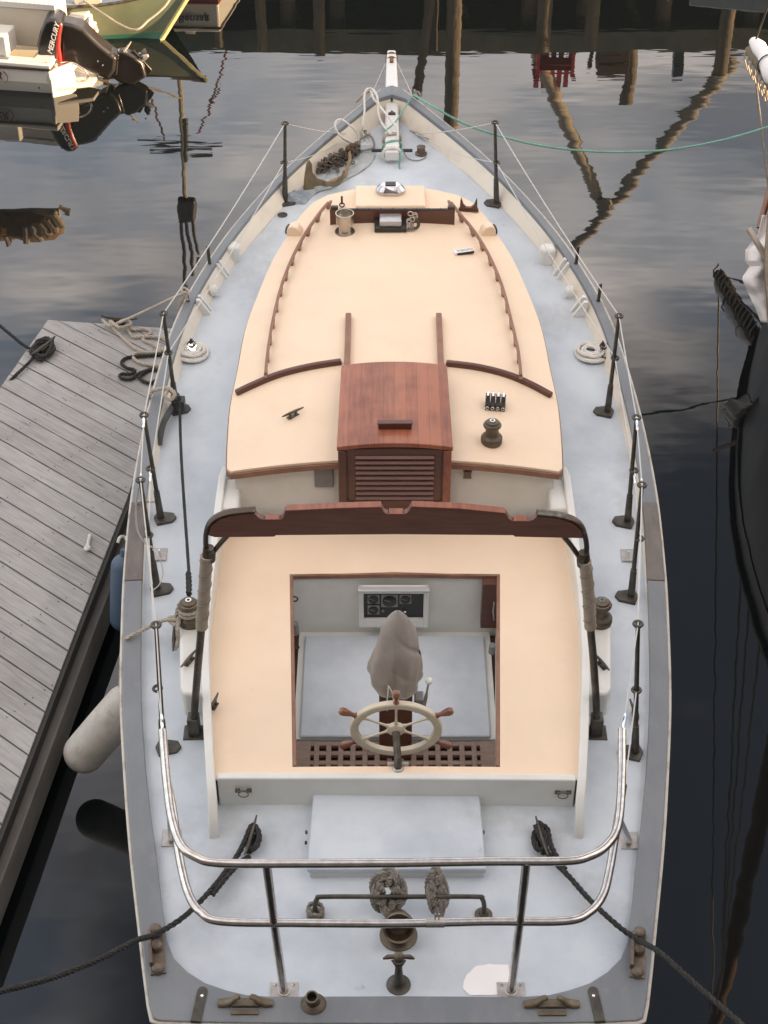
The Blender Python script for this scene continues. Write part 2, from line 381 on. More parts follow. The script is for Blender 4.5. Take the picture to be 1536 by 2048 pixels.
# ================================================================== THE SAILBOAT
def zr(Y): return 1.12+(.8*((Y-7.6)/7.45)**1.15 if Y > 7.6 else 0)
BH = [(5, .07), (8, .07), (9.5, .09), (10.5, .12), (11.2, .14), (12.2, .17), (13, .20), (15.2, .25)]
def bh(Y): return lin(BH, Y)
def zd(Y): return zr(Y)-bh(Y)
HB = [(5.22, 1.335), (5.56, 1.40), (6.4, 1.572), (6.99, 1.677), (7.635, 1.778), (8.25, 1.842), (8.8, 1.885), (9.6, 1.914), (10.45, 1.888), (11.25, 1.815), (11.75, 1.73), (12.2, 1.606), (12.7, 1.432), (13.15, 1.235), (13.59, 1.013), (14.1, .71), (14.56, .40), (14.9, .16), (15.03, .05)]
def hb(Y): return spl(HB, Y)
def deckedge(Y):
    dxx = abs(hb(Y+.03)-hb(Y-.03))/.06; return max(0, hb(Y)-(lin([(6, .14), (7, .125), (8.5, .125), (15, .115)], Y)+.22*max(0, bh(Y)-.07))*math.sqrt(1+dxx*dxx)+.003)
def deckz(x, Y): return zd(Y)+.035*(1-min(1, (x/1.8)**2))
def D(px, py, off=0):     # point of the photograph on the deck
    z = 1.1
    for _ in range(25):
        p = P(px, py, z); z = deckz(p.x, p.y)+off
    return p
def T_(px, py, off=0):    # on the cabin top
    z = 1.8
    for _ in range(25):
        p = P(px, py, z); z = topz(p.x, p.y)+off
    return p
def zt(Y): return 1.704+.0227*(Y-9.29)
def topz(x, Y): return zt(Y)+.12*(1-(x/1.2)**2)

boat = empty('sailboat', 'large pale blue and cream sailboat moored beside the plank dock, filling the picture', 'sailboat', (0, 9, 0))
def part(mb, name, m, bevel=0, parent=None): return mb.build(name, m, parent or boat, bevel)

# rail cap pairs (outer, inner) for the right side, stern centre -> bow
stern = [((0, 5.22), (0, 5.395)), ((.55, 5.222), (.55, 5.392)), ((.72, 5.225), (.70, 5.392)), ((.9, 5.227), (.83, 5.402)), ((1.05, 5.23), (.94, 5.432)), ((1.18, 5.234), (1.06, 5.478)), ((1.29, 5.24), (1.165, 5.55)),
         ((1.325, 5.255), (1.25, 5.64)), ((1.352, 5.34), (1.30, 5.76)), ((1.40, 5.56), (1.322, 5.87))]
pairs = list(stern)
Y = 5.95
while Y < 14.9:
    wv = lin([(5.9, .135), (6.3, .14), (7.0, .124), (8.5, .122), (9.3, .105), (10.5, .085), (11.5, .078), (12.2, .068), (13, .068), (14, .075), (15, .085)], Y)
    dx = (hb(Y+.05)-hb(Y-.05))/.1; nx, ny = 1/math.hypot(1, dx), -dx/math.hypot(1, dx)
    o = (hb(Y), Y); i = (hb(Y)-nx*wv, Y-ny*wv)
    if i[0] > .02: pairs.append((o, i))
    Y += .11
pairs.append(((.10, 14.99), (.0, 14.86))); pairs.append(((.0, 15.05), (.0, 14.86)))
def capmesh(sel, sgn, lift_=0, grow=0):
    m = MB(); vs = []; fs = []
    for o, i in sel:
        zo = zr(o[1])+lift_
        for (x, y), dz in ((o, -.045), (o, 0), (i, 0), (i, -.045)):
            g = grow if (x, y) == o else -grow
            vs.append((sgn*(x+g*.5), y, zo+dz))
    n = len(sel)
    for k in range(n-1):
        for q in range(4): q2 = (q+1) % 4; fs.append((k*4+q, k*4+q2, (k+1)*4+q2, (k+1)*4+q))
    fs += [(0, 1, 2, 3), tuple((n-1)*4+q for q in (3, 2, 1, 0))]
    m.add(vs, fs); return m
aft = [p for p in pairs if p[0][1] <= 8.80 or p in stern]
def neg(p): return ((-p[0][0], p[0][1]), (-p[1][0], p[1][1]))
part(capmesh([neg(p) for p in aft[:0:-1]]+aft, 1), 'rail_cap', M['cap'], .008)
for sgn in (-1, 1):
    a = aft; b = [p for p in pairs if 8.76 <= p[0][1] <= 9.50]; c = [p for p in pairs if p[0][1] >= 9.44]
    b = [p for p in pairs if a[-1][0][1] <= p[0][1] <= c[0][0][1]]
    part(capmesh(c, sgn), 'rail_cap', M['cap'], .008)
    w_ = part(capmesh(b, sgn, .004, .004), 'rail_cap', M['capworn'], .006); w_['label'] = 'worn grey-brown stretch of the rail cap'
    # pale rub strip just outside the cap
    st = [Vector((sgn*(o[0]+.008), o[1]-(.008 if o[1] < 5.26 else 0), zr(o[1])-.02)) for o, i in pairs]
    t = MB(); t.tube(st, .013, 6); part(t, 'rub_strip', M['edge'])
    # inner bulwark
    vs = []; fs = []
    for o, i in pairs:
        Yi = i[1]
        if Yi < 5.9: xb = i[0]+.012
        else: xb = max(0, deckedge(Yi)-.004)
        vs += [(sgn*(i[0]+.012), Yi, zr(Yi)-.02), (sgn*xb, Yi-.02*(Yi > 14), zd(Yi)-.02)]
    for k in range(len(pairs)-1): fs.append((2*k, 2*k+1, 2*k+3, 2*k+2))
    t = MB(); t.add(vs, fs, True); part(t, 'bulwark', M['cream'])

# hull shell
def hullpt(u, v):         # u 0..1 stern->bow, v -1..1 around
    s = -1 if v < 0 else 1; t = abs(v)
    Y = 5.26+(15.0-5.26)*u; x = max(0, hb(Y)-.012)
    dz = zr(Y)-.03; z = dz-(dz+.5)*t
    fin = 1-.10*t**1.6 if u < .6 else 1-(.10+.55*((u-.6)/.4)**1.4)*t**1.1
    yy = Y-1.15*max(0, (u-.55)/.45)**2.2*t
    if u < .08: fin *= 1-.15*t*(1-u/.08)
    return (s*x*fin, yy+.25*t*(1-u)**6, z)
t = MB()
NU, NV = 70, 10
for s in (-1, 1): t.grid(lambda a, b, s=s: hullpt(a, s*max(b, 1e-4)), NU, NV)
tr = [hullpt(0, -k/NV if k else -1e-4) for k in range(NV, -1, -1)]+[hullpt(0, k/NV if k else 1e-4) for k in range(0, NV+1)]
t.add(tr, [tuple(range(len(tr)))])
part(t, 'hull', M['hull'])

# deck sheet, open where the cockpit is
def deckfn(u, v):
    Y = 5.3+(14.88-5.3)*v; W = deckedge(Y)+.012
    x = (2*u-1)*W; return (x, Y, deckz(x, Y))
def dskip(u, v):
    x, Y, z = deckfn(u, v); return abs(x) < 1.0 and 6.98 < Y < 9.0
t = MB(); t.grid(deckfn, 36, 110, skip=dskip); part(t, 'deck', M['deck'])
# white repair patch
pp = [D(*q) for q in [(925, 1978), (932, 1948), (955, 1932), (1000, 1929), (1016, 1930), (1020, 1955), (1012, 1991), (940, 1992)]]
pc = sum(pp, Vector())/len(pp)
ol = []
for k in range(len(pp)):
    a, b = pp[k], pp[(k+1) % len(pp)]
    for j in range(4): q = a.lerp(b, j/4); n_ = noise.noise(q*18)*.012; ol.append(q+(q-pc).normalized()*n_)
t = MB(); t.add([(q.x, q.y, deckz(q.x, q.y)+.004) for q in ol], [tuple(range(len(ol)))]); part(t, 'deck_patch', M['patch'])

# ---- cabin trunk
CW = [(9.29, 1.155), (9.33, 1.185), (9.5, 1.197), (10.05, 1.212), (10.48, 1.19), (11.06, 1.16), (11.54, 1.087), (12.04, .986), (12.38, .878), (12.66, .79), (12.86, .685), (12.96, .565), (13.02, .37), (13.045, .2)]
def cw(Y): return lin(CW, Y) if (Y > 12.6 or Y < 9.5) else spl(CW, Y)
rows = [9.29, 9.31, 9.33, 9.38]+[9.45+k*.12 for k in range(28)]+[12.78, 12.86, 12.91, 12.96, 12.99, 13.02, 13.045]
rows = sorted(set(round(r, 3) for r in rows if r <= 13.045))
def slab(inset, dz0, dz1, name, m, bevel, parent=None):
    t = MB(); nx = 24; top = []; bot = []
    vs = []; fs = []
    R_ = [min(max(r, 9.29+inset), 13.045-inset) for r in rows]
    for r in R_:
        for i in range(nx+1):
            x = (2*i/nx-1)*(cw(r)-inset); vs.append((x, r, topz(x, r)+dz1))
    nn = len(vs)
    for r in R_:
        for i in range(nx+1):
            x = (2*i/nx-1)*(cw(r)-inset); vs.append((x, r, (topz(x, r)+dz0) if dz0 > -.3 else max(1.0, deckz(x, r)-.06)))
    nr = len(R_); W1 = nx+1
    for j in range(nr-1):
        for i in range(nx):
            a = j*W1+i; fs.append((a, a+1, a+1+W1, a+W1)); fs.append((nn+a, nn+a+W1, nn+a+1+W1, nn+a+1))
        for i in (0, nx):
            a = j*W1+i; fs.append((a, a+W1, nn+a+W1, nn+a))
    for i in range(nx):
        a = i; fs.append((a, nn+a, nn+a+1, a+1)); a = (nr-1)*W1+i; fs.append((a, a+1, nn+a+1, nn+a))
    t.add(vs, fs, True); return part(t, name, m, bevel, parent)
cabin = slab(.05, -.5, -.03, 'cabin', M['white'], 0)
slab(0, -.022, .0, 'cabin_roof', M['peach'], .012, cabin)
# brown edge moulding under the roof
ol = [(cw(r), r) for r in rows]
path = [Vector((x, y, topz(x, y)-.045)) for x, y in ol]+[Vector((x, 13.045, topz(x, 13.045)-.045)) for x in (.1, 0, -.1)]+[Vector((-x, y, topz(x, y)-.045)) for x, y in ol[::-1]]
path += [Vector((x, 9.285, topz(x, 9.29)-.045)) for x in [-1.1+k*.1 for k in range(23)]]
t = MB(); t.bar(path, .02, .045, closed=True); part(t, 'edge_moulding', M['trim'], .005, cabin)
# fittings on the aft bulkhead
t = MB(); a = PY(628, 937, 9.32); b = PY(667, 974, 9.32); t.box(((a.x+b.x)/2, 9.325, (a.z+b.z)/2), (b.x-a.x, .025, a.z-b.z)); part(t, 'vent_cover', M['grey'], .006, cabin)
t = MB(); a = PY(935, 948, 9.33); t.prism([(-.03, -.035), (.03, -.035), (.024, 0), (.03, .035), (.01, .028), (-.01, .028), (-.03, .035), (-.024, 0)], 0, .012, basis(a, (1, 0, 0), (0, 0, 1))); part(t, 'bronze_bracket', M['bronze'], .003, cabin)

# fore hatch box
a = P(711, 370, 1.965); b = P(850, 370, 1.965); c = P(851, 412, 1.965)
t = MB(); t.box(((a.x+b.x)/2, (a.y+c.y)/2, 1.885), (b.x-a.x, a.y-c.y, .16)); part(t, 'fore_hatch', M['peach'], .018, cabin)

# boom gallows-like board across the fore cabin top
YB = T_(700, 445).y
t = MB(); pl = [(-.53, -.02), (.52, -.02), (.52, .115), (-.53, .115)]
pts = []; 
for k in range(21):
    x = -.53+1.05*k/20; pts.append((x, topz(x, YB)-.003))
poly = [(x, z) for x, z in pts]+[(.52, topz(.52, YB)+.145), (.45, topz(.52, YB)+.145), (.45, topz(.52, YB)+.135), (-.46, topz(.52, YB)+.135), (-.46, topz(.52, YB)+.145), (-.53, topz(.52, YB)+.145)]
t.prism(poly, 0, .03, Matrix(((1, 0, 0, 0), (0, 0, -1, YB+.01), (0, 1, 0, 0), (0, 0, 0, 1)))); brd = part(t, 'traveller_board', M['mahogd'], .003, cabin)
t = MB(); zz = topz(.52, YB)+.139; t.box((0, YB-.005, zz), (.90, .022, .012))
for k in range(9): t.box((-.4+k*.1, YB-.005, zz+.006), (.012, .024, .006))
for s in (-1, 1): t.box((s*.49, YB-.005, zz+.018), (.06, .034, .024))
part(t, 'traveller_track', M['black'], .002, brd)

# slide rails and sliding hatch
for s in (-1, 1):
    xs = s*.352
    t = MB(); t.bar([(xs, 10.2, topz(.35, 10.2)+.02), (xs, 10.6, topz(.35, 10.6)+.02), (xs, 11.06, topz(.35, 11.06)+.02)], .045, .05)
    part(t, 'slide_rail', M['trim'], .008, cabin)
    t = MB(); cv = catmull([T_(*q) for q in ([(683, 727), (620, 737), (560, 752), (510, 772), (472, 790)] if s < 0 else [(892, 730), (955, 738), (1015, 753), (1062, 773), (1103, 795)])], 8)
    t.bar([p+Vector((0, 0, .015)) for p in cv], .045, .05); part(t, 'curved_breakwater', M['mahogd'], .012, cabin)
# hatch top
a = P(683, 730, 1.95); c = P(676, 873, 1.98)
y0, y1 = 9.22, 10.24
def hz(x, y): return 1.965+.035*(1-(x/.4)**2)+.015*(10.2-y)
t = MB(); vs = []; nx, ny = 12, 6
for dz in (0, -.035):
    for j in range(ny+1):
        for i in range(nx+1):
            y = y0+(y1-y0)*j/ny; hw = .402-.012*(j/ny); x = (2*i/nx-1)*hw; vs.append((x, y, hz(x, y)+dz))
fs = []; W1 = nx+1; nn = W1*(ny+1)
for j in range(ny):
    for i in range(nx): a_ = j*W1+i; fs += [(a_, a_+1, a_+1+W1, a_+W1), (nn+a_, nn+a_+W1, nn+a_+1+W1, nn+a_+1)]
    for i in (0, nx): a_ = j*W1+i; fs.append((a_, a_+W1, nn+a_+W1, nn+a_))
for i in range(nx): fs += [(i, nn+i, nn+i+1, i+1), (ny*W1+i, ny*W1+i+1, nn+ny*W1+i+1, nn+ny*W1+i)]
# planked varnish: board seams and board to board colour in the wood
def plank_mat():
    m = mat('planked_mahogany', (.25, .075, .04), .38, coat=.15); nt = m.node_tree; b = nt.nodes['Principled BSDF']
    tc = N(nt, 'ShaderNodeTexCoord'); sx = N(nt, 'ShaderNodeSeparateXYZ'); nt.links.new(tc.outputs['Object'], sx.inputs[0])
    mu = N(nt, 'ShaderNodeMath', operation='MULTIPLY'); mu.inputs[1].default_value = 12.3; nt.links.new(sx.outputs[0], mu.inputs[0])
    fl = N(nt, 'ShaderNodeMath', operation='FLOOR'); nt.links.new(mu.outputs[0], fl.inputs[0])
    wn = N(nt, 'ShaderNodeTexWhiteNoise', noise_dimensions='1D'); nt.links.new(fl.outputs[0], wn.inputs['W'])
    fr = N(nt, 'ShaderNodeMath', operation='FRACT'); nt.links.new(mu.outputs[0], fr.inputs[0])
    mp = N(nt, 'ShaderNodeMapping'); mp.inputs['Scale'].default_value = (30, 2.2, 5); nt.links.new(tc.outputs['Object'], mp.inputs[0])
    nn_ = N(nt, 'ShaderNodeTexNoise'); nn_.inputs['Scale'].default_value = 1.6; nn_.inputs['Detail'].default_value = 6; nt.links.new(mp.outputs[0], nn_.inputs['Vector'])
    nb = N(nt, 'ShaderNodeTexNoise'); nb.inputs['Scale'].default_value = 5; nt.links.new(tc.outputs['Object'], nb.inputs['Vector'])
    s1 = N(nt, 'ShaderNodeMath', operation='MULTIPLY_ADD'); s1.inputs[1].default_value = .45; nt.links.new(wn.outputs['Value'], s1.inputs[0]); nt.links.new(nn_.outputs['Fac'], s1.inputs[2])
    s2 = N(nt, 'ShaderNodeMath', operation='ADD'); nt.links.new(s1.outputs[0], s2.inputs[0]); nt.links.new(nb.outputs['Fac'], s2.inputs[1])
    r = N(nt, 'ShaderNodeValToRGB'); r.color_ramp.elements[0].position = .35; r.color_ramp.elements[1].position = 1.0
    r.color_ramp.elements[0].color = (.13, .036, .022, 1); r.color_ramp.elements[1].color = (.37, .125, .065, 1)
    s3 = N(nt, 'ShaderNodeMath', operation='MULTIPLY'); s3.inputs[1].default_value = .72; nt.links.new(s2.outputs[0], s3.inputs[0]); nt.links.new(s3.outputs[0], r.inputs[0])
    lt = N(nt, 'ShaderNodeMath', operation='LESS_THAN'); lt.inputs[1].default_value = .022; nt.links.new(fr.outputs[0], lt.inputs[0])
    mx = N(nt, 'ShaderNodeMix', data_type='RGBA'); nt.links.new(lt.outputs[0], mx.inputs[0]); nt.links.new(r.outputs[0], mx.inputs[6]); mx.inputs[7].default_value = (.10, .032, .02, 1)
    nt.links.new(mx.outputs[2], b.inputs['Base Color']); return m
M['plank'] = plank_mat()
t.add(vs, fs, True); hatch = part(t, 'sliding_hatch', M['plank'], .006)
t = MB(); hc = P(790, 852, 2.03); t.box((hc.x, 9.40, hz(0, 9.4)+.022), (.235, .035, .045)); t.box((hc.x, 9.405, hz(0, 9.4)+.046), (.25, .05, .012)); part(t, 'hatch_handle', M['mahogd'], .008, hatch)
M['louvre'] = mat('louvre_wood', (.15, .05, .034), .3, c2=(.20, .075, .05), scale=8, stretch=(.6, 4, 4), coat=.3)
# companionway doors with louvres
door = MB(); door.box((0, 9.262, 1.61), (.77, .05, .70)); dr = part(door, 'companionway_door', M['mahogd'], .004)
for s in (-1, 1):
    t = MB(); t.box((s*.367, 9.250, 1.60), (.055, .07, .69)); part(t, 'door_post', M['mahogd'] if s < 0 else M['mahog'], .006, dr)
t = MB(); t.box((0, 9.25, 1.950), (.62, .03, .05)); t.box((0, 9.233, 1.93), (.67, .012, .05)); t.box((0, 9.235, 1.45), (.67, .012, .10)); t.box((-.30, 9.235, 1.70), (.05, .012, .5)); t.box((.30, 9.235, 1.70), (.05, .012, .5)); part(t, 'door_frame', M['mahogd'], .003, dr)
for k in range(9):
    t = MB(); t.box((0, 9.228, 1.885-.0455*k), (.55, .028, .012), rot=(R(38), 0, 0)); part(t, 'louvre', M['louvre'], .002, dr)

# handrails on the cabin top
def handrail(px):
    pts = catmull([T_(*q, off=.055) for q in px], 10); t = MB()
    t.bar([p+Vector((0, 0, .0)) for p in pts], .022, .022)
    rs = resample(pts, (sum((b-a).length for a, b in zip(pts, pts[1:]))-.02)/11)
    for i, p in enumerate(rs):
        d = (rs[min(i+1, len(rs)-1)]-rs[max(i-1, 0)]).normalized(); zb = topz(p.x, p.y)
        h = p.z-zb-.006
        ang = math.atan2(d.y, d.x); ce, se = math.cos(ang), math.sin(ang); vs = []
        for lx, lz in ((-.02, 0), (.02, 0), (.022, h*.45), (.06, h), (-.06, h), (-.022, h*.45)):
            for wy in (-.013, .013): vs.append((p.x+lx*ce-wy*se, p.y+lx*se+wy*ce, zb+lz-.002))
        if i in (0, len(rs)-1): pass
        n = 6; fs = [tuple(2*k for k in range(n)), tuple(2*k+1 for k in range(n))[::-1]]+[(2*k, 2*((k+1) % n), 2*((k+1) % n)+1, 2*k+1) for k in range(n)]
        t.add(vs, fs)
    part(t, 'handrail', M['trim'], .004, cabin)
handrail([(657, 405), (640, 425), (612, 465), (585, 515), (562, 575), (546, 640), (536, 700), (531, 748)])
handrail([(902, 405), (920, 428), (950, 465), (980, 515), (1005, 575), (1022, 640), (1036, 700), (1042, 751)])

# deck-edge vents of the fore cabin
for s, q in ((-1, (590, 466)), (1, (975, 466))):
    p = T_(*q); t = MB()
    prof = [(-.06, 0), (-.06, .05), (-.045, .085), (-.01, .10), (.03, .09), (.055, .05), (.065, 0)]
    t.prism([(-s*a_, b_) for a_, b_ in prof], -.05, .05, basis((p.x, p.y, p.z-.012), (1, .25*s, 0), (0, 0, 1)))
    v = part(t, 'cowl_vent', M['peach'], .01, cabin)
    t = MB(); t.lathe([(.001, 0), (.042, 0), (.045, .012), (.03, .02), (.001, .02)], 16, (p.x+s*.055, p.y+.01, p.z+.03), axis=(s, .3, .2)); part(t, 'vent_grille', M['bronzed'], 0, cabin)

# chimney
p = T_(690, 463)
t = MB(); t.lathe([(.085, 0), (.085, .005), (.052, .007), (.050, .070), (.062, .076), (.074, .084), (.074, .165), (.078, .168), (.078, .175), (.070, .175), (.068, .13), (.001, .13)], 28, p)
part(t, 'chimney', M['steel'] if False else mat('tarnished_chrome', (.50, .46, .40), .28, .95, c2=(.26, .20, .15), scale=7, lo=.5, hi=.8))
# deck light and snap block by the board
p = T_(781, 457); t = MB(); p = T_(781, 452); t.prism([(-.135, -.11), (.135, -.11), (.135, .06), (.10, .12), (-.10, .12), (-.135, .06)], 0, .04, Matrix.Translation(p)); dl = part(t, 'prism_light', M['grey'] if False else M['black'], .006)
t = MB(); t.box(p+Vector((0, .01, .062)), (.185, .19, .05)); part(t, 'frosted_lens', mat('silver_lens', (.50, .49, .50), .3, .5, c2=(.40, .39, .40), scale=30), .01, dl)
p = T_(822, 461)
t = MB()
for k in range(9): t.tube([p+Vector((.02*math.sin(a_)+.006*k*math.cos(k), .01*math.cos(k*2), .02+.018*k+.02*math.cos(a_))) for a_ in [j*2*PI/10 for j in range(10)]], .005, 6, closed=True)
t.lathe([(.03, 0), (.03, .012), (.005, .012)], 12, p); part(t, 'shackle_chain', M['steelr'])
t = MB(); t.tube([p+Vector((.035+.028*math.sin(a_), .0, .06+.04*math.cos(a_))) for a_ in [j*2*PI/16 for j in range(16)]], .009, 6, closed=True, flat=1.6); part(t, 'snap_block', M['bronzed'])
p = T_(684, 415); t = MB(); t.box(p+Vector((0, 0, .07)), (.018, .02, .07)); t.tube([p+Vector((.02*math.sin(a_), 0, .025+.02*math.cos(a_))) for a_ in [j*2*PI/12 for j in range(12)]], .006, 6, closed=True); part(t, 'pad_eye', M['bronzed'])
# boom crutch chock
p = T_(937, 421); t = MB()
cr_ = [(-.085, 0), (.085, 0), (.085, .015), (.075, .03), (.072, .10), (.066, .125), (.058, .10), (.045, .06), (.02, .035), (-.02, .035), (-.045, .06), (-.058, .10), (-.066, .125), (-.072, .10), (-.075, .03), (-.085, .015)]
t.prism(cr_, -.015, .015, basis(p, (1, -.08, 0), (0, 0, 1))); t.box(p+Vector((0, 0, .006)), (.17, .06, .012)); part(t, 'crutch_chock', M['mahogd'], .003)
# row of rope clutches
for k in range(4):
    p = T_(975+10.3*k, 812+.8*k); t = MB(); m4 = basis(p, (1, -.1, 0), (.1, 1, 0))
    sd_ = [(-.055, 0), (-.055, .045), (-.02, .05), (.0, .075), (.055, .08), (.055, 0)]
    t.prism(sd_, -.0165, .0165, m4 @ Matrix(((0, 0, 1, 0), (1, 0, 0, 0), (0, 1, 0, 0), (0, 0, 0, 1)))); cl = part(t, 'rope_clutch', M['black'], .003)
    t = MB(); t.box((0, .034, .084), (.016, .05, .008), m4); part(t, 'clutch_lever', M['chrome'], .002, cl)
    t = MB(); t.tube([m4 @ Vector((.011*math.cos(a_), -.057, .022+.011*math.sin(a_))) for a_ in [j*PI/7 for j in range(14)]], .0025, 6, closed=True); part(t, 'clutch_eye', M['chrome'], 0, cl)

def winch(p, s=1.0, m=None):
    r = lambda L_: [(a_*s, b_*s) for a_, b_ in L_]
    t = MB(); t.lathe(r([(.078, 0), (.080, .01), (.080, .045), (.074, .055), (.060, .066), (.050, .085), (.048, .13), (.054, .145), (.001, .145)]), 28, p); a = part(t, 'winch', M['bronze'])
    t = MB(); t.lathe(r([(.052, .144), (.066, .148), (.068, .158), (.060, .172), (.052, .175), (.046, .188), (.024, .196), (.001, .196)]), 28, p); part(t, 'winch_top', M['bronze'], 0, a)
    t = MB(); t.lathe(r([(.020, .194), (.020, .201), (.012, .201), (.011, .192)]), 16, p); part(t, 'winch_socket', M['chrome'], 0, a)
    return a
def cleat(p, ang, L_=.17, m=None, h=.045, rise=.03):
    t = MB(); mt = Matrix.Translation(p) @ Matrix.Rotation(ang, 4, 'Z')
    pts = [(-L_/2, 0, h+rise*.6), (-L_/3, 0, h+rise*.25), (-L_/8, 0, h), (L_/8, 0, h), (L_/3, 0, h+rise*.25), (L_/2, 0, h+rise*.6)]
    t.tube(pts, [.005, .008, .011, .011, .008, .005], 8, mtx=mt)
    for s in (-1, 1): t.lathe([(.017, 0), (.010, .012), (.009, h)], 10, (s*L_*.14, 0, 0), mtx=mt)
    t.box((0, 0, .004), (L_*.5, .034, .008), mt); return part(t, 'cleat', m or M['bronzed'], 0)
winch(T_(983, 884), .96)
cleat(T_(586, 833), R(38), .19, M['bronze'], .04, .0)

# ---- cockpit
def wall(path, th, name, m, parent=None, bevel=.01):      # path of (x, y, z0, z1)
    t = MB(); n = len(path); vs = []; fs = []
    for k, (x, y, z0, z1) in enumerate(path):
        a = path[max(k-1, 0)]; b = path[min(k+1, n-1)]; d = Vector((b[0]-a[0], b[1]-a[1], 0)).normalized(); s_ = Vector((-d.y, d.x, 0))*th/2
        for sg, z in ((-1, z0), (1, z0), (1, z1), (-1, z1)): vs.append((x+s_.x*sg, y+s_.y*sg, z))
    for k in range(n-1):
        for q in range(4): q2 = (q+1) % 4; fs.append((k*4+q, k*4+q2, (k+1)*4+q2, (k+1)*4+q))
    fs += [(0, 1, 2, 3), tuple((n-1)*4+q for q in (3, 2, 1, 0))]
    t.add(vs, fs); return part(t, name, m, bevel, parent)
SZ = 1.262
for s in (-1, 1):
    p_ = [(1.10, 6.53, 1.11), (1.102, 6.60, 1.20), (1.107, 6.68, 1.27), (1.12, 6.77, 1.325), (1.15, 7.0, 1.345), (1.195, 7.4, 1.38), (1.235, 7.8, 1.41), (1.25, 8.1, 1.435), (1.25, 8.5, 1.47), (1.245, 8.9, 1.51), (1.24, 9.2, 1.54), (1.235, 9.45, 1.555), (1.225, 9.62, 1.50), (1.215, 9.70, 1.40), (1.21, 9.75, 1.22)]
    wall([(s*x, y, .98, z) for x, y, z in p_], .055, 'coaming', M['white'])
wall([(-1.085, 6.815, .98, 1.315), (0, 6.80, .98, 1.33), (1.085, 6.80, .98, 1.315)], .05, 'aft_coaming', M['white'])
# seats round the well
def seatz(x, y): return SZ+.018*(1-(x/1.2)**2)
def sx(y): return lin([(6.8, 1.10), (7.4, 1.175), (7.8, 1.215), (8.1, 1.228), (9.3, 1.222)], y)
def wx(y): return .635+(.73-.635)*(y-6.918)/(8.695-6.918)
t = MB()
t.grid(lambda u, v: ((2*u-1)*sx(6.82+v*.098), 6.82+v*.098, seatz((2*u-1)*sx(6.82+v*.098), 0)), 20, 1)
t.grid(lambda u, v: ((2*u-1)*sx(8.695+v*.56), 8.695+v*.56, seatz((2*u-1)*sx(8.695+v*.56), 0)), 20, 3)
for s in (-1, 1):
    def sf(u, v, s=s):
        y = 6.918+v*(8.695-6.918); x = wx(y)+u*(sx(y)-wx(y)); return (s*x, y, seatz(x, 0))
    t.grid(sf, 6, 10)
part(t, 'cockpit_seat', M['peach'])
# little boxes in the forward corners, behind the gallows
for s in (-1, 1):
    t = MB(); t.box((s*1.165, 9.29, 1.38), (.13, .34, .27)); part(t, 'corner_locker', M['white'], .02)
# well
W = [(-.635, 6.918), (.635, 6.918), (.73, 8.695), (-.73, 8.695)]
t = MB(); vs = []
for x, y in W: vs += [(x, y, seatz(x, 0)-.001), (x*.985, y-.0 if y < 8 else y-.02, .70)]
t.add(vs, [(2*k, 2*((k+1) % 4), 2*((k+1) % 4)+1, 2*k+1) for k in range(4)]); well = part(t, 'footwell', M['white'])
t = MB(); t.add([(-.8, 6.85, .705), (.8, 6.85, .705), (.8, 8.75, .705), (-.8, 8.75, .705)], [(0, 1, 2, 3)]); part(t, 'sole', M['mahogd'], 0, well)
t = MB(); t.box((0, 8.17, .722), (1.36, 1.05, .03)); part(t, 'sole_panel', M['white'], .004, well)
t = MB(); t.box((0, 8.13, .752), (1.27, .97, .03)); part(t, 'sole_hatch', M['deck'], .012, well)
t = MB()
t.bar([(-.622, 6.93, SZ-.004), (-.718, 8.68, SZ-.004), (0, 8.684, SZ+.014), (.718, 8.68, SZ-.004), (.622, 6.93, SZ-.004)], .024, .035); part(t, 'well_trim', M['trim'], .004, well)
# teak grating
t = MB()
for k in range(9): t.box((0, 6.93+k*.083, .735), (1.26, .036, .03))
for k in range(16):
    x = -.60+k*.08; t.box((x, 7.262, .738), (.034, .70, .03))
t.box((-.61, 7.262, .741), (.10, .70, .03)); t.box((.61, 7.262, .741), (.10, .70, .03)); part(t, 'teak_grating', M['teak'], .003, well)

# instrument panel
YP = 8.60
def q(px, py): return PY(px, py, YP)
a, b = q(717, 1180), q(856, 1254)
cxp, czp, wp, hp = (a.x+b.x)/2, (a.z+b.z)/2, b.x-a.x, a.z-b.z
pan = MB()
pan.box((cxp, YP+.02, czp-.05), (wp, .05, .10)); pan.v.clear(); pan.f.clear(); pan.sm.clear()
fw = .035
for dx, dz, ww, hh in ((0, hp/2-fw/2, wp, fw), (0, -hp/2+fw/2+.02, wp, fw+.045), (-wp/2+fw/2, 0, fw, hp), (wp/2-fw/2, 0, fw, hp)):
    pan.box((cxp+dx, YP+.02+(.002 if ww == wp else 0), czp+dz), (ww, .05, hh))
pan.box((cxp, YP+.045, czp), (wp-.01, .03, hp-.01))
pn = part(pan, 'instrument_panel', M['white'], .004)
t = MB(); t.box((cxp, YP+.022, czp+.012), (wp-.07, .01, hp-.11)); part(t, 'dashboard', M['dash'], .001, pn)
t = MB(); t.box((cxp, YP-.01, czp+hp/2+.012), (wp+.01, .05, .02)); part(t, 'clear_flap', M['foil'], .006, pn)
def gauge(px, py, rx):
    p = q(px, py); y = YP+.012; s_ = rx*2*1.12/ (F/ (YP*cT-(p.z-CH)*sT))
    t = MB(); t.box((p.x, y, p.z), (s_, .012, s_)); g = part(t, 'gauge', M['bez'], .002, pn)
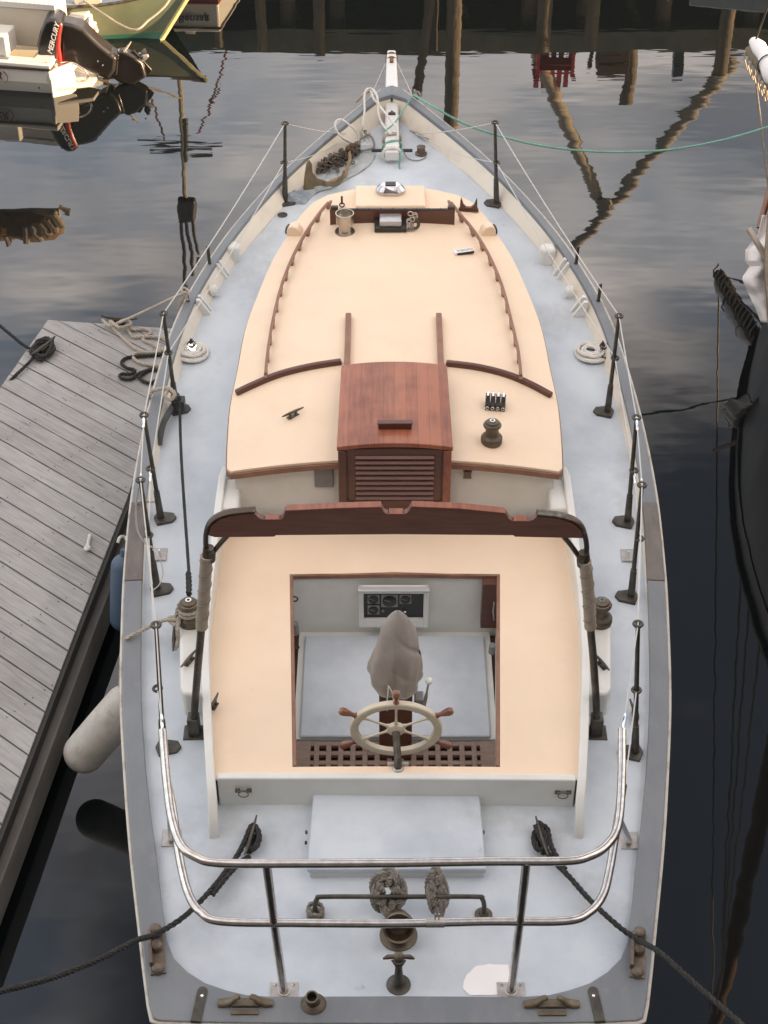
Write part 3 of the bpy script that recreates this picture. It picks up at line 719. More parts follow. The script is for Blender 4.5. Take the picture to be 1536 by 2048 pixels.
def gauge2(px, py, r):
    p = q(px, py); y = YP+.010
    t = MB(); t.box((p.x, y, p.z), (r*2.35, .012, r*2.35)); t2 = MB(); t2.lathe([(.001, 0), (r, 0), (r, .006), (r*.9, .009)], 24, (p.x, y-.006, p.z), axis=(0, -1, 0))
    g = part(t, 'gauge', M['bez'], .002, pn); t2.v and t2.build('dial', M['dash'], pn)
    t = MB(); t.tube([(p.x+.1*r, y-.015, p.z), (p.x-r*.75, y-.015, p.z+.35*r)], .0022, 4); part(t, 'needle', M['bez'], 0, pn)
gauge2(747, 1200, .035); gauge2(747, 1221, .035); gauge2(779, 1203, .049); gauge2(811, 1200, .035)
t = MB(); p = q(794, 1226); t.lathe([(.012, 0), (.014, .012), (.001, .014)], 12, (p.x, YP+.015, p.z), axis=(0, -1, 0)); part(t, 'stop_button', M['red'], 0, pn)
t = MB(); p = q(810, 1224); t.lathe([(.009, 0), (.009, .014), (.001, .014)], 12, (p.x, YP+.015, p.z), axis=(0, -1, 0)); part(t, 'key_switch', M['chrome'], 0, pn)
p = q(766, 1224); t = MB(); t.lathe([(.009, 0), (.009, .01), (.001, .01)], 12, (p.x, YP+.015, p.z), axis=(0, -1, 0)); part(t, 'push_switch', M['grey'], 0, pn)
# small mahogany locker on the right of the well
a, b = PY(965, 1166, 8.62), PY(994, 1254, 8.62)
t = MB(); t.box(((a.x+b.x)/2+.01, 8.64, (a.z+b.z)/2), (b.x-a.x+.02, .07, a.z-b.z)); lk = part(t, 'wooden_locker', M['mahogd'], .006, well)
t = MB(); t.tube([PY(988, 1204, 8.59), PY(986, 1222, 8.57), PY(988, 1240, 8.59)], .005, 6); part(t, 'locker_handle', M['steelr'], 0, well)
t = MB(); pr_ = PY(589, 1196, 8.62); t.tube([pr_+Vector((.022*math.cos(a_), -.01, .022*math.sin(a_))) for a_ in [j*PI/8 for j in range(16)]], .006, 6, closed=True); part(t, 'ring_bolt', M['bronzed'], 0, well)
for q_, hh in (((591, 1250), .13), ((984, 1290), .10)):
    p = P(q_[0], q_[1], .95); t = MB(); t.lathe([(.022, 0), (.024, .02), (.022, hh)], 14, (p.x, p.y, .88), axis=(0, -.3, 1)); part(t, 'drain_fitting', M['grey'], 0, well)
t = MB(); p = P(596, 1291, .76); t.lathe([(.02, 0), (.022, .006), (.001, .006)], 14, (p.x-.01, p.y, .738)); part(t, 'drain', M['bronzed'], 0, well)

# pedestal
t = MB(); t.box((0.0, 7.56, 1.09), (.213, .20, .76)); ped = part(t, 'steering_pedestal', M['mahogd'], .01)
t = MB(); t.lathe([(.10, 0), (.135, .01), (.142, .03), (.142, .045), (.001, .045)], 28, (0, 7.56, 1.43)); part(t, 'pedestal_top', M['mahog'], 0, ped)
t = MB(); bp_ = PY(838, 1402, 7.5); t.box(bp_+Vector((-.0, .02, -.03)), (.06, .09, .12)); t2 = MB()
tp = PY(858, 1362, 7.42); t2.tube(catmull([bp_+Vector((.02, -.04, -.03)), bp_+Vector((.035, -.05, .03)), tp+Vector((-.004, .0, -.03)), tp], 5), [.012]*8+[.007]*8, 8); part(t, 'throttle_box', M['grey'], .01, ped); part(t2, 'throttle_lever', M['steelr'], 0, ped)
t = MB(); t.ball(tp, .024, 16); part(t, 'throttle_knob', M['paper'], 0, ped)

# wheel
WC = PY(792, 1457, 7.19); tilt = R(-10)
wx_ = Vector((1, 0, 0)); wy_ = Vector((0, math.sin(tilt), math.cos(tilt))); wn_ = wx_.cross(wy_)   # normal points to the stern
def wp_(r, a, n=0): return WC+(wx_*math.cos(a)+wy_*math.sin(a))*r+wn_*n
wheel = MB()
vs = []; fs = []; NS = 96
sec = [(.236, -.016), (.242, -.020), (.282, -.020), (.288, -.014), (.288, .014), (.282, .020), (.242, .020), (.236, .016)]
for i in range(NS):
    a = 2*PI*i/NS
    for r, n_ in sec: vs.append(wp_(r, a, n_))
for i in range(NS):
    j = (i+1) % NS
    for k in range(8): k2 = (k+1) % 8; fs.append((i*8+k, i*8+k2, j*8+k2, j*8+k))
wheel.add(vs, fs, True)
wh = part(wheel, 'steering_wheel', M['ivory'])
t = MB(); t.lathe([(.001, -.025), (.035, -.025), (.05, -.015), (.058, 0), (.055, .018), (.042, .028), (.028, .034), (.001, .034)], 28, WC, axis=wn_); part(t, 'hub', M['ivory'], 0, wh)
for k in range(6):
    a = PI/2+k*PI/3
    t = MB(); t.tube([wp_(.04, a), wp_(.055, a), wp_(.058, a), wp_(.075, a), wp_(.15, a), wp_(.215, a), wp_(.225, a), wp_(.24, a)], [.013, .015, .015, .0085, .007, .0085, .014, .015], 10); part(t, 'spoke', M['ivory'], 0, wh)
    # moulded pads on the rim
    t = MB(); pts = [wp_(.262, a+d) for d in (-.13, -.09, 0, .09, .13)]; t.tube(pts, [.004, .026, .027, .026, .004], 10, flat=.86); 
    if k != 3:
        rr = [(.284, .015), (.290, .020), (.298, .015), (.318, .0145), (.345, .021), (.372, .0265), (.392, .025), (.402, .015), (.404, .002)]
        t = MB(); t.tube([wp_(r, a) for r, _ in rr], [x for _, x in rr], 14); hd = part(t, 'handle', M['handle'], 0, wh)
        t = MB(); t.tube([wp_(.395, a), wp_(.404, a)], [.010, .006], 10); part(t, 'handle_cap', M['chrome'], 0, wh)
sh = PY(796, 1534, 6.90)
t = MB(); t.tube([WC+wn_*.03, WC+wn_*.05, sh+Vector((0, .02, .03)), sh], [.026, .023, .023, .026], 14); part(t, 'steering_shaft', M['steelr'] if False else M['bronzed'])
t = MB(); t.lathe([(.036, 0), (.036, .02), (.026, .03)], 16, sh+Vector((0, 0, -.03))); t.box(sh+Vector((0, .012, -.028)), (.12, .03, .012)); t.box((sh.x, 6.93, SZ-.02), (.13, .02, .12)); part(t, 'steering_gearbox', M['steelr'], .004)
# cleats, rings in the cockpit
cleat(P(429, 1413, 1.3), R(70), .13, M['bronzed'])
for qq in ((487, 1583), (1126, 1586)):
    p = PY(*qq, 6.772); t = MB()
    t.box(p+Vector((-.035, 0, .008)), (.03, .012, .025)); t.box(p+Vector((.035, 0, .008)), (.03, .012, .025)); t.tube([p+Vector((-.04, -.006, .01)), p+Vector((.04, -.006, .01))], .006, 6)
    t.tube([p+Vector((.03*math.cos(a_), -.012, .0-.012+.026*math.sin(a_))) for a_ in [j*PI/10 for j in range(20)]], .0035, 6, closed=True); part(t, 'lifting_ring', M['bronze'])

# winch plinths beside the coaming
for s in (-1, 1):
    t = MB(); poly = [(s*1.26, 8.28), (s*1.41, 8.30), (s*1.452, 8.22), (s*1.435, 8.05), (s*1.39, 7.60), (s*1.36, 7.545), (s*1.23, 7.54)]
    t.prism(poly, 1.0, 1.27); part(t, 'winch_plinth', M['white'], .022)
    winch(Vector((s*1.375, 8.215, 1.268)), 1.02)
cleat(P(378, 1317, 1.30)-Vector((0, 0, .03)), R(62), .19, M['bronze'], .035, 0); cleat(P(1204, 1325, 1.30)-Vector((0, 0, .03)), R(118), .17, M['bronzed'], .035, 0)
p = D(352, 1292, .0)
t = MB(); t.tube([p+Vector((.01, -.19, .14)), p+Vector((.0, -.06, .11)), p+Vector((-.005, .06, .115)), p+Vector((0, .19, .17))], [.006, .014, .014, .006], 8); t.box(p+Vector((.035, 0, .11)), (.05, .06, .03)); part(t, 'cleat', M['bronzed'])

# ---- boom gallows
def G(px, py, Y=7.4): return PY(px, py, Y)
gal = MB()
poly = [(416, 1071), (421, 1054), (438, 1040), (470, 1031), (508, 1027), (519, 1037), (528, 1040), (560, 1040), (566, 1036), (570, 1022), (680, 1017), (763, 1015), (768, 1025), (776, 1029), (808, 1029), (816, 1025), (822, 1014), (920, 1018), (1012, 1027), (1018, 1038), (1026, 1043), (1056, 1043), (1066, 1040), (1074, 1033), (1120, 1038), (1148, 1048), (1163, 1062), (1168, 1077), (1030, 1074), (1026, 1071), (790, 1069), (552, 1071), (548, 1074), (430, 1075)]
vv = [G(*k) for k in poly]
gm = Matrix(((1, 0, 0, 0), (0, 0, -1, 7.445), (0, 1, 0, 0), (0, 0, 0, 1)))
gal.prism([(v.x, v.z) for v in vv], 0, .045, gm); gb = part(gal, 'boom_gallows', M['gallow'], .004)
# redder strips along the top faces
for seg_ in ([(572, 1022), (680, 1017), (762, 1015)], [(824, 1014), (920, 1018), (1010, 1027)], [(530, 1040), (558, 1040)], [(778, 1029), (806, 1029)], [(1028, 1043), (1054, 1043)]):
    t = MB(); t.bar([G(*k)+Vector((0, .022, .004)) for k in seg_], .052, .008); part(t, 'gallows_edge', M['mahog'], .002, gb)
for s, leg, top, inner in ((-1, [(388, 1452), (389, 1420), (393, 1370), (398, 1310), (403, 1255), (408, 1190), (413, 1112)], [(413, 1114), (411, 1092), (412, 1070), (418, 1052), (432, 1039), (455, 1030), (485, 1026), (510, 1024)], [(423, 1116), (430, 1104), (444, 1087), (458, 1072)]),
                        (1, [(1193, 1452), (1193, 1420), (1191, 1380), (1186, 1310), (1181, 1255), (1177, 1190), (1170, 1122)], [(1172, 1124), (1174, 1100), (1171, 1078), (1164, 1058), (1148, 1044), (1125, 1036), (1100, 1032), (1074, 1030)], [(1162, 1124), (1153, 1110), (1140, 1092), (1128, 1078)])):
    base = D(*leg[0]); 
    t = MB(); pts = catmull([G(*k) for k in leg], 6); pts[0].z = 1.10
    t.tube(pts, .030, 14, flat=.8); part(t, 'gallows_leg', M['bronzed'], 0, gb)
    t = MB(); t.box((pts[0].x, 7.4, 1.13), (.075, .085, .17)); t.box((pts[0].x-s*-.0, 7.395, 1.065), (.14, .13, .02)); part(t, 'leg_socket', M['bronzed'], .008, gb)
    t = MB(); t.bar([k+Vector((0, .022, 0)) for k in catmull([G(*k) for k in top], 6)], .03, .03)
    vs_ = catmull([G(*k) for k in top], 6); t = MB(); t.tube([k+Vector((0, .022, 0)) for k in vs_], .026, 10, flat=.6); t.tube([k+Vector((0, .022, 0)) for k in catmull([G(*k) for k in inner], 5)], .019, 10, flat=.8)
    t.lathe([(.034, -.05), (.040, 0), (.032, .05)], 14, G((leg[-1][0]+5 if s < 0 else leg[-1][0]-3), leg[-1][1]-2)+Vector((0, .01, 0))); part(t, 'gallows_bracket', mat('patinated_bronze', (.10, .075, .06), .38, .8, c2=(.22, .24, .22), scale=9, lo=.5, hi=.7), 0, gb)
    # stitched leather wrap
    wr = [k for k in pts if k.z > (2.0)]
    i0 = [i for i, k in enumerate(pts) if k.z > G(0, 1262).z]; wr = resample(pts[i0[0]:], .02)
    t = MB(); t.tube(wr, [.037+.003*noise.noise(Vector((i*.6, s, 0))) for i in range(len(wr))], 14); wrp = part(t, 'leather_wrap', M['leather'], 0, gb)
    t = MB(); T0, N0 = frames(wr); hel = []
    for i in range(len(wr)*6):
        k = i/6; k0 = min(int(k), len(wr)-1); B = T0[k0].cross(N0[k0]); ang = k*1.05; pp_ = wr[k0].lerp(wr[min(k0+1, len(wr)-1)], k-int(k)); hel.append(pp_+(N0[k0]*math.cos(ang)+B*math.sin(ang))*.039)
    t.tube(hel, .003, 5); part(t, 'wrap_cord', M['greyr'], 0, gb)

# ---- stanchions and lifelines
def zz_(v, z): return Vector((v[0], v[1], z))
ST = {}
for key, s, b, tp_, md in (('a', -1, (570, 405), (570, 247), (568, 325)), ('A', 1, (993, 408), (990, 245), (993, 325)), ('b', -1, (353, 820), (327, 627), (337, 705)), ('B', 1, (1215, 825), (1238, 632), (1230, 716)),
                   ('c', -1, (322, 1038), (288, 830), (301, 937)), ('C', 1, (1255, 1045), (1273, 835), (1268, 941)), ('d', -1, (315, 1180), (281, 960), (297, 1070)), ('D', 1, (1262, 1195), (1284, 970), (1279, 1077)),
                   ('e', -1, (327, 1497), (312, 1250), (315, 1377)), ('E', 1, (1270, 1507), (1276, 1248), (1273, 1380))):
    base = D(*b); top = PY(*tp_, base.y); mid = PY(*md, base.y); ST[key] = (base, mid, top)
    t = MB(); ax = (top-base).normalized(); L_ = (top-base).length
    t.tube([base+ax*.02, base+ax*.26, base+ax*.262, base+ax*L_], [.027, .022, .0165, .0135], 12); so_ = part(t, 'stanchion', M['bronzed'])
    t = MB(); i_ = -s
    t.prism([(base.x-.02*i_, base.y-.075), (base.x+.09*i_, base.y-.045), (base.x+.115*i_, base.y+.0), (base.x+.09*i_, base.y+.05), (base.x-.03*i_, base.y+.07), (base.x-.05*i_, base.y)], base.z-.01, base.z+.022); part(t, 'stanchion_base', M['bronzed'], .006, so_)
    t = MB()
    for c_ in (mid, top):
        t = MB(); t.tube([c_+Vector((.025*math.cos(a_), .0, 0))*1+Vector((0, .025*math.sin(a_), 0)) for a_ in [j*PI/8 for j in range(16)]], .010, 8, closed=True); part(t, 'lifeline_eye', M['bronzed'], 0, so_)
def wire(a, b, sag=.0, r=.0046, name='lifeline', m=None, bow=0):
    pts = [a.lerp(b, k/14)+Vector((bow*4*(k/14)*(1-k/14), 0, -sag*4*(k/14)*(1-k/14))) for k in range(15)]
    t = MB(); t.tube(pts, r, 6); return part(t, name, m or M['wire'])
def fitting(a, b, d0, d1, r=.008):
    d = (b-a).normalized(); t = MB(); t.tube([a+d*d0, a+d*(d0+.02), a+d*(d1-.02), a+d*d1], [r*.6, r, r, r*.6], 8); part(t, 'turnbuckle', M['chrome'])
    t = MB(); c_ = a+d*(d0-.015); t.tube([c_+d*.016*math.cos(a_)+Vector((.012*math.sin(a_), 0, 0)) for a_ in [j*PI/6 for j in range(12)]], .0035, 6, closed=True); part(t, 'shackle', M['chrome'])
bowL, bowR = D(705, 268, .05), D(832, 268, .05)
for s, k0, k1, k2, k3, k4, bw in ((-1, 'a', 'b', 'c', 'd', 'e', bowL), (1, 'A', 'B', 'C', 'D', 'E', bowR)):
    p_end = P(325 if s < 0 else 1245, 1465, 2.15); l_end = P(338 if s < 0 else 1250, 1570, 1.75)
    wire(bw, ST[k0][2], .02); wire(bw, ST[k0][1], .05, .004)
    wire(ST[k0][2], ST[k1][2], .03); wire(ST[k0][1], ST[k1][1], .03)
    wire(ST[k1][2], ST[k2][2], .01); wire(ST[k1][1], ST[k2][1], .01)
    wire(ST[k2][2], ST[k3][2], .0); wire(ST[k2][1], ST[k3][1], .0)
    wire(ST[k3][2], ST[k4][2], -.01); wire(ST[k3][1], ST[k4][1], 0)
    wire(ST[k4][2], p_end, 0); wire(ST[k4][1], l_end, 0)
    fitting(ST[k2][2], ST[k3][2], .03, .15, .011); fitting(ST[k2][1], ST[k3][1], .03, .15, .010); fitting(ST[k3][2], ST[k2][2], .04, .06, .008)
    fitting(p_end, ST[k4][2], .02, .14, .010); fitting(bw, ST[k0][1], .03, .14, .008)

# ---- stern pulpit
def rail(px, z, name='pulpit_rail', r=.0235):
    pts = catmull([P(*k, z) for k in px], 8); t = MB(); t.tube(pts, r, 16); part(t, name, M['steel']); return pts
up = [(325, 1462), (333, 1560), (344, 1640), (362, 1690), (392, 1714), (440, 1726), (600, 1727), (790, 1726), (980, 1723), (1130, 1722), (1180, 1712), (1214, 1690), (1236, 1650), (1243, 1560), (1244, 1460)]
rail(up, 2.15)
lo_ = [(336, 1570), (346, 1620), (360, 1720), (378, 1790), (404, 1826), (445, 1843), (600, 1846), (790, 1847), (980, 1843), (1130, 1842), (1178, 1825), (1206, 1790), (1219, 1740), (1229, 1680), (1246, 1570)]
rail(lo_, 1.68)
for s, tp_, md, b in ((-1, (533, 1728), (548, 1845), (568, 1985)), (1, (1053, 1724), (1040, 1843), (1022, 1985))):
    t = MB(); bs = D(*b); t.tube([bs+Vector((0, 0, .005)), P(*md, 1.68), P(*tp_, 2.15)], .0235, 16); pst = part(t, 'pulpit_post', M['steel'])
    t = MB(); t.box(bs+Vector((0, 0, .004)), (.155, .125, .012)); part(t, 'base_plate', M['steelr'], .004, pst)
    t = MB(); t.tube([bs+Vector((.028*math.cos(a_), .028*math.sin(a_), .013)) for a_ in [j*PI/8 for j in range(16)]], .007, 6, closed=True)
    part(t, 'weld_ring', M['steelr'], 0, pst)
    for dx in (-.05, .05):
        for dy in (-.042, .042): t = MB(); t.lathe([(.011, 0), (.009, .004), (.001, .005)], 10, bs+Vector((dx, dy, .010))); part(t, 'screw', M['steel'], 0, pst)
for s, b, tpx in ((-1, (343, 1677), (343, 1636)), (1, (1258, 1682), (1237, 1640))):
    bs = D(*b); t = MB(); t.tube([bs, P(tpx[0], tpx[1], 2.15)], .0225, 14); pst = part(t, 'pulpit_post', M['steel'])
    t = MB(); t.box(bs+Vector((0, 0, .004)), (.11, .13, .012)); part(t, 'base_plate', M['steelr'], .004, pst)
t = MB(); a_ = P(870, 1845, 1.68); t.tube([a_+Vector((-.05, 0, 0)), a_+Vector((.05, 0, 0))], .027, 14); t.tube([a_+Vector((.0, 0, .02)), a_+Vector((0, 0, .075))], .004, 6); t.tube([a_+Vector((.02, 0, .02)), a_+Vector((.02, 0, .075))], .004, 6); part(t, 'rail_clamp', M['steelr'])
# side pad eyes
for q_ in ((320, 1110), (1256, 1112)):
    p = D(*q_); t = MB(); t.box(p+Vector((0, 0, .006)), (.10, .13, .012)); pl_ = part(t, 'pad_eye_plate', M['steelr'], .003)
    t = MB(); t.tube([p+Vector((0, .015*math.cos(a_), .03+.02*math.sin(a_))) for a_ in [j*PI/6 for j in range(12)]], .006, 6, closed=True); part(t, 'pad_eye', M['chrome'], 0, pl_)

# ---- stern deck
c4 = [D(632, 1605), D(958, 1608), D(970, 1778), D(618, 1772)]
x0, x1 = -.505, .505
t = MB(); t.box((0, (c4[0].y+c4[2].y)/2-.02, 1.115), (1.03, c4[0].y-c4[2].y-.03, .13)); 
t.v.clear(); t.f.clear(); t.sm.clear()
ya, yb = 6.80, 6.23
t.prism([(-.512, yb), (.512, yb), (.495, ya), (-.495, ya)], 1.03, 1.135); lz = part(t, 'lazarette_box', M['white'], .006)
t = MB(); t.prism([(-.525, yb-.012), (.525, yb-.012), (.507, ya), (-.507, ya)], 1.130, 1.175); part(t, 'lazarette_lid', M['deck'], .012, lz)
for q_ in ((-.53, 6.52), (.53, 6.52), (-.53, 6.44)):
    t = MB(); t.lathe([(.008, 0), (.008, .02), (.001, .022)], 8, (q_[0]-.01, q_[1], 1.13)); part(t, 'latch', M['bronzed'], 0, lz)
# traveller bar
bL, bR = D(631, 1830), D(967, 1830)
t = MB(); z1 = 1.235
t.tube(catmull([bL, bL+Vector((0, 0, .09)), bL+Vector((.015, .01, z1-1.095)), bL+Vector((.06, .012, z1-bL.z)), Vector((0, bL.y+.012, z1)), bR+Vector((-.06, .012, z1-bR.z)), bR+Vector((-.015, .01, z1-1.095)), bR+Vector((0, 0, .09)), bR], 8), .014, 12); tb = part(t, 'sheet_horse', M['bronzed'])
for b in (bL, bR): t = MB(); t.lathe([(.052, 0), (.052, .008), (.03, .014), (.022, .03), (.001, .03)], 24, b-Vector((0, 0, .002))); part(t, 'flange', M['bronze'], 0, tb)
# cowl vent and rudder-head fitting
p = D(797, 1872)
t = MB(); t.lathe([(.108, 0), (.108, .012), (.09, .018), (.07, .02), (.062, .06), (.06, .10)], 28, p); hv = part(t, 'dorade_vent', M['bronze'])
t = MB(); ax = Vector((0, -.88, .45)).normalized(); c0 = p+Vector((0, .05, .10))
t.lathe([(.058, 0), (.07, .05), (.088, .09), (.093, .13), (.090, .135), (.080, .128), (.074, .08), (.05, .045), (.001, .04)], 28, c0, axis=ax); part(t, 'cowl', mat('vent_bronze', (.22, .17, .12), .35, .85, c2=(.13, .10, .08), scale=9), 0, hv)
p = D(797, 1970)
t = MB(); t.lathe([(.068, 0), (.068, .008), (.045, .016), (.03, .035), (.026, .06), (.020, .16), (.024, .20), (.034, .215), (.03, .23), (.001, .235)], 24, p); sp = part(t, 'deck_pump_post', M['bronzed'])
c_ = p+Vector((0, .012, .235)); t = MB(); t.ball(c_, .033, 16)
for s in (-1, 1): t.tube([c_+Vector((s*.02, 0, .01)), c_+Vector((s*.06, .0, .006)), c_+Vector((s*.085, .0, -.01))], [.012, .014, .006], 8)
t.tube([c_+Vector((.035*math.cos(a_), -.004, -.02+.03*math.sin(a_))) for a_ in [PI+j*PI/10 for j in range(11)]], .006, 6); part(t, 'wing_nut', M['bronze'], 0, sp)
# stern cleats
for q_, a_ in (((503, 1688), R(80)), ((1082, 1690), R(100))): cleat(D(*q_), a_, .30, M['bronzed'], .07, .03)
# fairleads on the quarter and transom cap
def chock(p, ang, L_=.30):
    m4 = Matrix.Translation(p) @ Matrix.Rotation(ang, 4, 'Z'); t = MB()
    for s in (-1, 1):
        pts = [(s*L_/2, 0, .008), (s*L_*.36, 0, .012), (s*L_*.25, 0, .03), (s*L_*.17, 0, .06), (s*L_*.12, 0, .068), (s*L_*.09, 0, .058)]
        t.tube(pts, [.024, .028, .024, .020, .018, .012], 12, mtx=m4, flat=.6)
    t.box((0, 0, .008), (L_*.5, .05, .03), m4); t.box((0, -.055, .004), (L_*.5, .03, .014), m4); return part(t, 'fairlead', mat('brown_fairlead_bronze', (.15, .115, .075), .5, .6, c2=(.22, .18, .13), scale=14) if 'fl' not in M else M['fl'], .003)
for q_, a_ in (((491, 2008), 0), ((1103, 2010), 0)): chock(P(*q_, zr(5.3)), a_)
for s, q_ in ((-1, (314, 1905)), (1, (1276, 1912))):
    m4 = Matrix.Translation(P(*q_, zr(5.7))) @ Matrix.Rotation(R(90-s*9), 4, 'Z'); t = MB()
    t.box((0, .0, .006), (.30, .085, .014), m4)
    for e, hh in ((-.12, .03), (.02, .05), (.125, .062)): t.lathe([(.038, 0), (.034, hh), (.02, hh+.012), (.001, hh+.013)], 14, (e, 0, 0), mtx=m4)
    t.bar([m4 @ Vector((-.10, .034, .03)), m4 @ Vector((.12, .034, .045))], .02, .05); ch = part(t, 'chock', mat('stained_bronze', (.24, .19, .15), .55, .5, c2=(.13, .105, .085), scale=20), .004)
# straps over the transom
for x_, lean in ((405, -.02), (1186, .02)):
    a = P(x_, 1983, zr(5.3)); t = MB(); t.bar([a+Vector((0, 0, .004)), a+Vector((lean, -.19, .004)), a+Vector((lean, -.205, -.05))], .055, .008); t.lathe([(.0275, 0), (.0275, .008), (.001, .008)], 16, a); st_ = part(t, 'chainplate_strap', M['bronzed'])
    t = MB(); t.lathe([(.009, 0), (.001, .005)], 10, a+Vector((0, -.03, .008))); part(t, 'screw', M['chrome'], 0, st_)
# flagpole socket
a = P(627, 2008, zr(5.3)); t = MB(); t.lathe([(.072, 0), (.066, .008), (.040, .025), (.034, .05)], 24, a); ax = Vector((-.05, -.25, 1))
t.lathe([(.034, .03), (.036, .11), (.027, .11), (.026, .04), (.001, .04)], 24, a, axis=ax); part(t, 'flagpole_socket', M['bronze'])
# sheet-lead blocks, deck plate, small cleats on the bulwark
t = MB(); p = D(565, 430); t.lathe([(.045, 0), (.045, .005), (.036, .007), (.001, .007)], 24, p); part(t, 'deck_plate', M['bronzed'])
t = MB(); p = D(842, 308); t.lathe([(.055, 0), (.055, .012), (.04, .018), (.037, .07), (.043, .075), (.02, .085), (.001, .088)], 20, p); part(t, 'hawse_pipe', M['bronze'])
# bulwark knees and posts
for s, qs in ((-1, [(452, 523)]), (1, [(1107, 527)])):
    p = D(*qs[0]); t = MB(); t.prism([(-.07, -.06), (.05, -.07), (.08, 0), (.05, .07), (-.07, .06)], 0, bh(p.y)*.95, Matrix.Translation(p+Vector((-s*.055, .03, -.02))) @ Matrix.Scale(-s, 4, (1, 0, 0))); part(t, 'bulwark_post', M['white'], .03)
for s, qs in ((-1, [(438, 549), (434, 556), (402, 620), (400, 628)]), (1, [(1127, 549), (1134, 557), (1163, 622), (1167, 632)])):
    for q_ in qs:
        p = D(*q_); t = MB(); o = s; hh = bh(p.y)*.8
        hh = bh(p.y)*.9; tri = [(0, 0), (.12, 0), (.12, hh), (.09, hh)]; p = p+Vector((-s*.075, 0, 0))
        mt = Matrix(((o, 0, 0, p.x-o*.02), (0, 0, 1, p.y), (0, 1, 0, p.z), (0, 0, 0, 1)))
        t.prism(tri, -.018, .018, mt); part(t, 'bulwark_knee', M['white'], .003)
for s, q_ in ((-1, (412, 580)), (1, (1153, 583))):
    p = D(*q_, off=.06)+Vector((-s*.05, 0, 0)); t = MB(); t.lathe([(.05, 0), (.045, .03), (.02, .05), (.001, .052)], 14, p, axis=(-s, -.2, .3)); t.tube([p+Vector((0, -.03, -.03)), p+Vector((-s*.06, -.03, -.03))], .008, 6); part(t, 'mooring_eye', M['white'])
for q_ in ((398, 520), (1158, 528), (1192, 600), (372, 590)):
    s = -1 if q_[0] < 700 else 1; p = PY(q_[0], q_[1]+0, 12.3 if q_[1] < 560 else 11.8); z = zr(p.y); x = s*(hb(p.y)-.02)
    t = MB(); t.bar([(x, p.y, z), (x+s*.005, p.y+.005, z+.16)], .012, .03); t.lathe([(.016, 0), (.016, .012), (.001, .012)], 10, (x, p.y, z)); part(t, 'chainplate', M['bronzed'])
# white pads with black blocks on the side decks
for q_ in ((1264, 883), (1264, 1433)):
    p = D(*q_); s = 1; t = MB(); t.tube([p+Vector((0, -.09, .06)), p+Vector((.01, -.03, .04)), p+Vector((.01, .03, .04)), p+Vector((-.01, .09, .07))], [.006, .012, .012, .006], 8); t.box(p+Vector((.02, 0, .02)), (.04, .07, .04)); part(t, 'cleat', M['bronzed'])

# ---- bow
bz = lambda y: 1.72+.085*(y-14.2)
t = MB(); secs = [(14.03, .064, .055), (14.10, .066, .06), (14.85, .064, .075), (15.05, .062, .08), (15.25, .060, .08), (15.7, .05, .07), (15.80, .042, .06)]
hz_ = P(783, 300, 1.68)
vs = []; fs = []
for y, hw, hh in secs:
    z = 1.735+.115*(y-14.03); e = hw*.25
    for x_, z_ in ((-hw+e, 0), (hw-e, 0), (hw, e), (hw, hh*1.6), (-hw, hh*1.6), (-hw, e)): vs.append((x_, y, z-z_))
n6 = len(secs)
for k in range(n6-1):
    for q_ in range(6): q2 = (q_+1) % 6; fs.append((k*6+q_, k*6+q2, (k+1)*6+q2, (k+1)*6+q_))
fs += [tuple(range(6)), tuple((n6-1)*6+q_ for q_ in range(6))[::-1]]
t.add(vs, fs); bs_ = part(t, 'bowsprit', mat('white_spar_paint', (.76, .76, .77), .35, c2=(.68, .66, .63), scale=5), .010)
t = MB(); t.box((0, 14.18, 1.60), (.11, .14, .10)); part(t, 'heel_bitt', M['white'], .01, bs_)
p = Vector((0, 14.66, 1.735+.115*.63)); t = MB(); t.prism([(-.035, -.02), (.035, -.02), (.032, .005), (.012, .02), (0, .055), (-.012, .02), (-.032, .005)], 0, .02, Matrix.Translation(p-Vector((0, 0, .003)))); part(t, 'sprit_lug', M['bronzed'], .003, bs_)
t = MB(); yb_ = 14.15; t.tube([(-.19, yb_, 1.69), (.19, yb_, 1.69)], .016, 10); part(t, 'norman_pin', M['black'], 0, bs_)
t = MB()
for y_ in (15.66, 15.74): t.tube([(.052*math.cos(a_), y_, 1.735+.115*(y_-14.03)-.045+.052*math.sin(a_)) for a_ in [j*PI/10 for j in range(20)]], .009, 6, closed=True)
t.box((0, 15.62, 1.915), (.035, .12, .03)); part(t, 'cranse_iron', mat('rusty_iron', (.14, .07, .045), .8, .3, c2=(.25, .13, .08), scale=20), 0, bs_)
for s in (-1, 1):
    a, b = Vector((s*.055, 15.66, 1.86)), Vector((s*.42, 14.72, 1.45)); wire(a, b, .0, .007, 'bobstay_wire', M['steelr'])
for s, b in ((-1, (698, 270)), (1, (836, 268))):
    p = D(*b, off=.02); t = MB(); d = Vector((s*.3, -.35, .02)); t.tube([p-d*.25, p+d*.0, p+d*.02, p+d*.3], [.006, .012, .018, .009], 8); part(t, 'turnbuckle', M['steelr'])
lift(boat)

# ================================================================== LOOSE THINGS ON THE BOAT
def rp(pts, r, m, label, cat='rope', group=None, name='rope', n=10, closed=False, parent=None):
    t = MB(); t.rope(pts, r, n, closed=closed); o = t.build(name, m, parent)
    if parent is None: tag(o, label, cat, group)
    return o
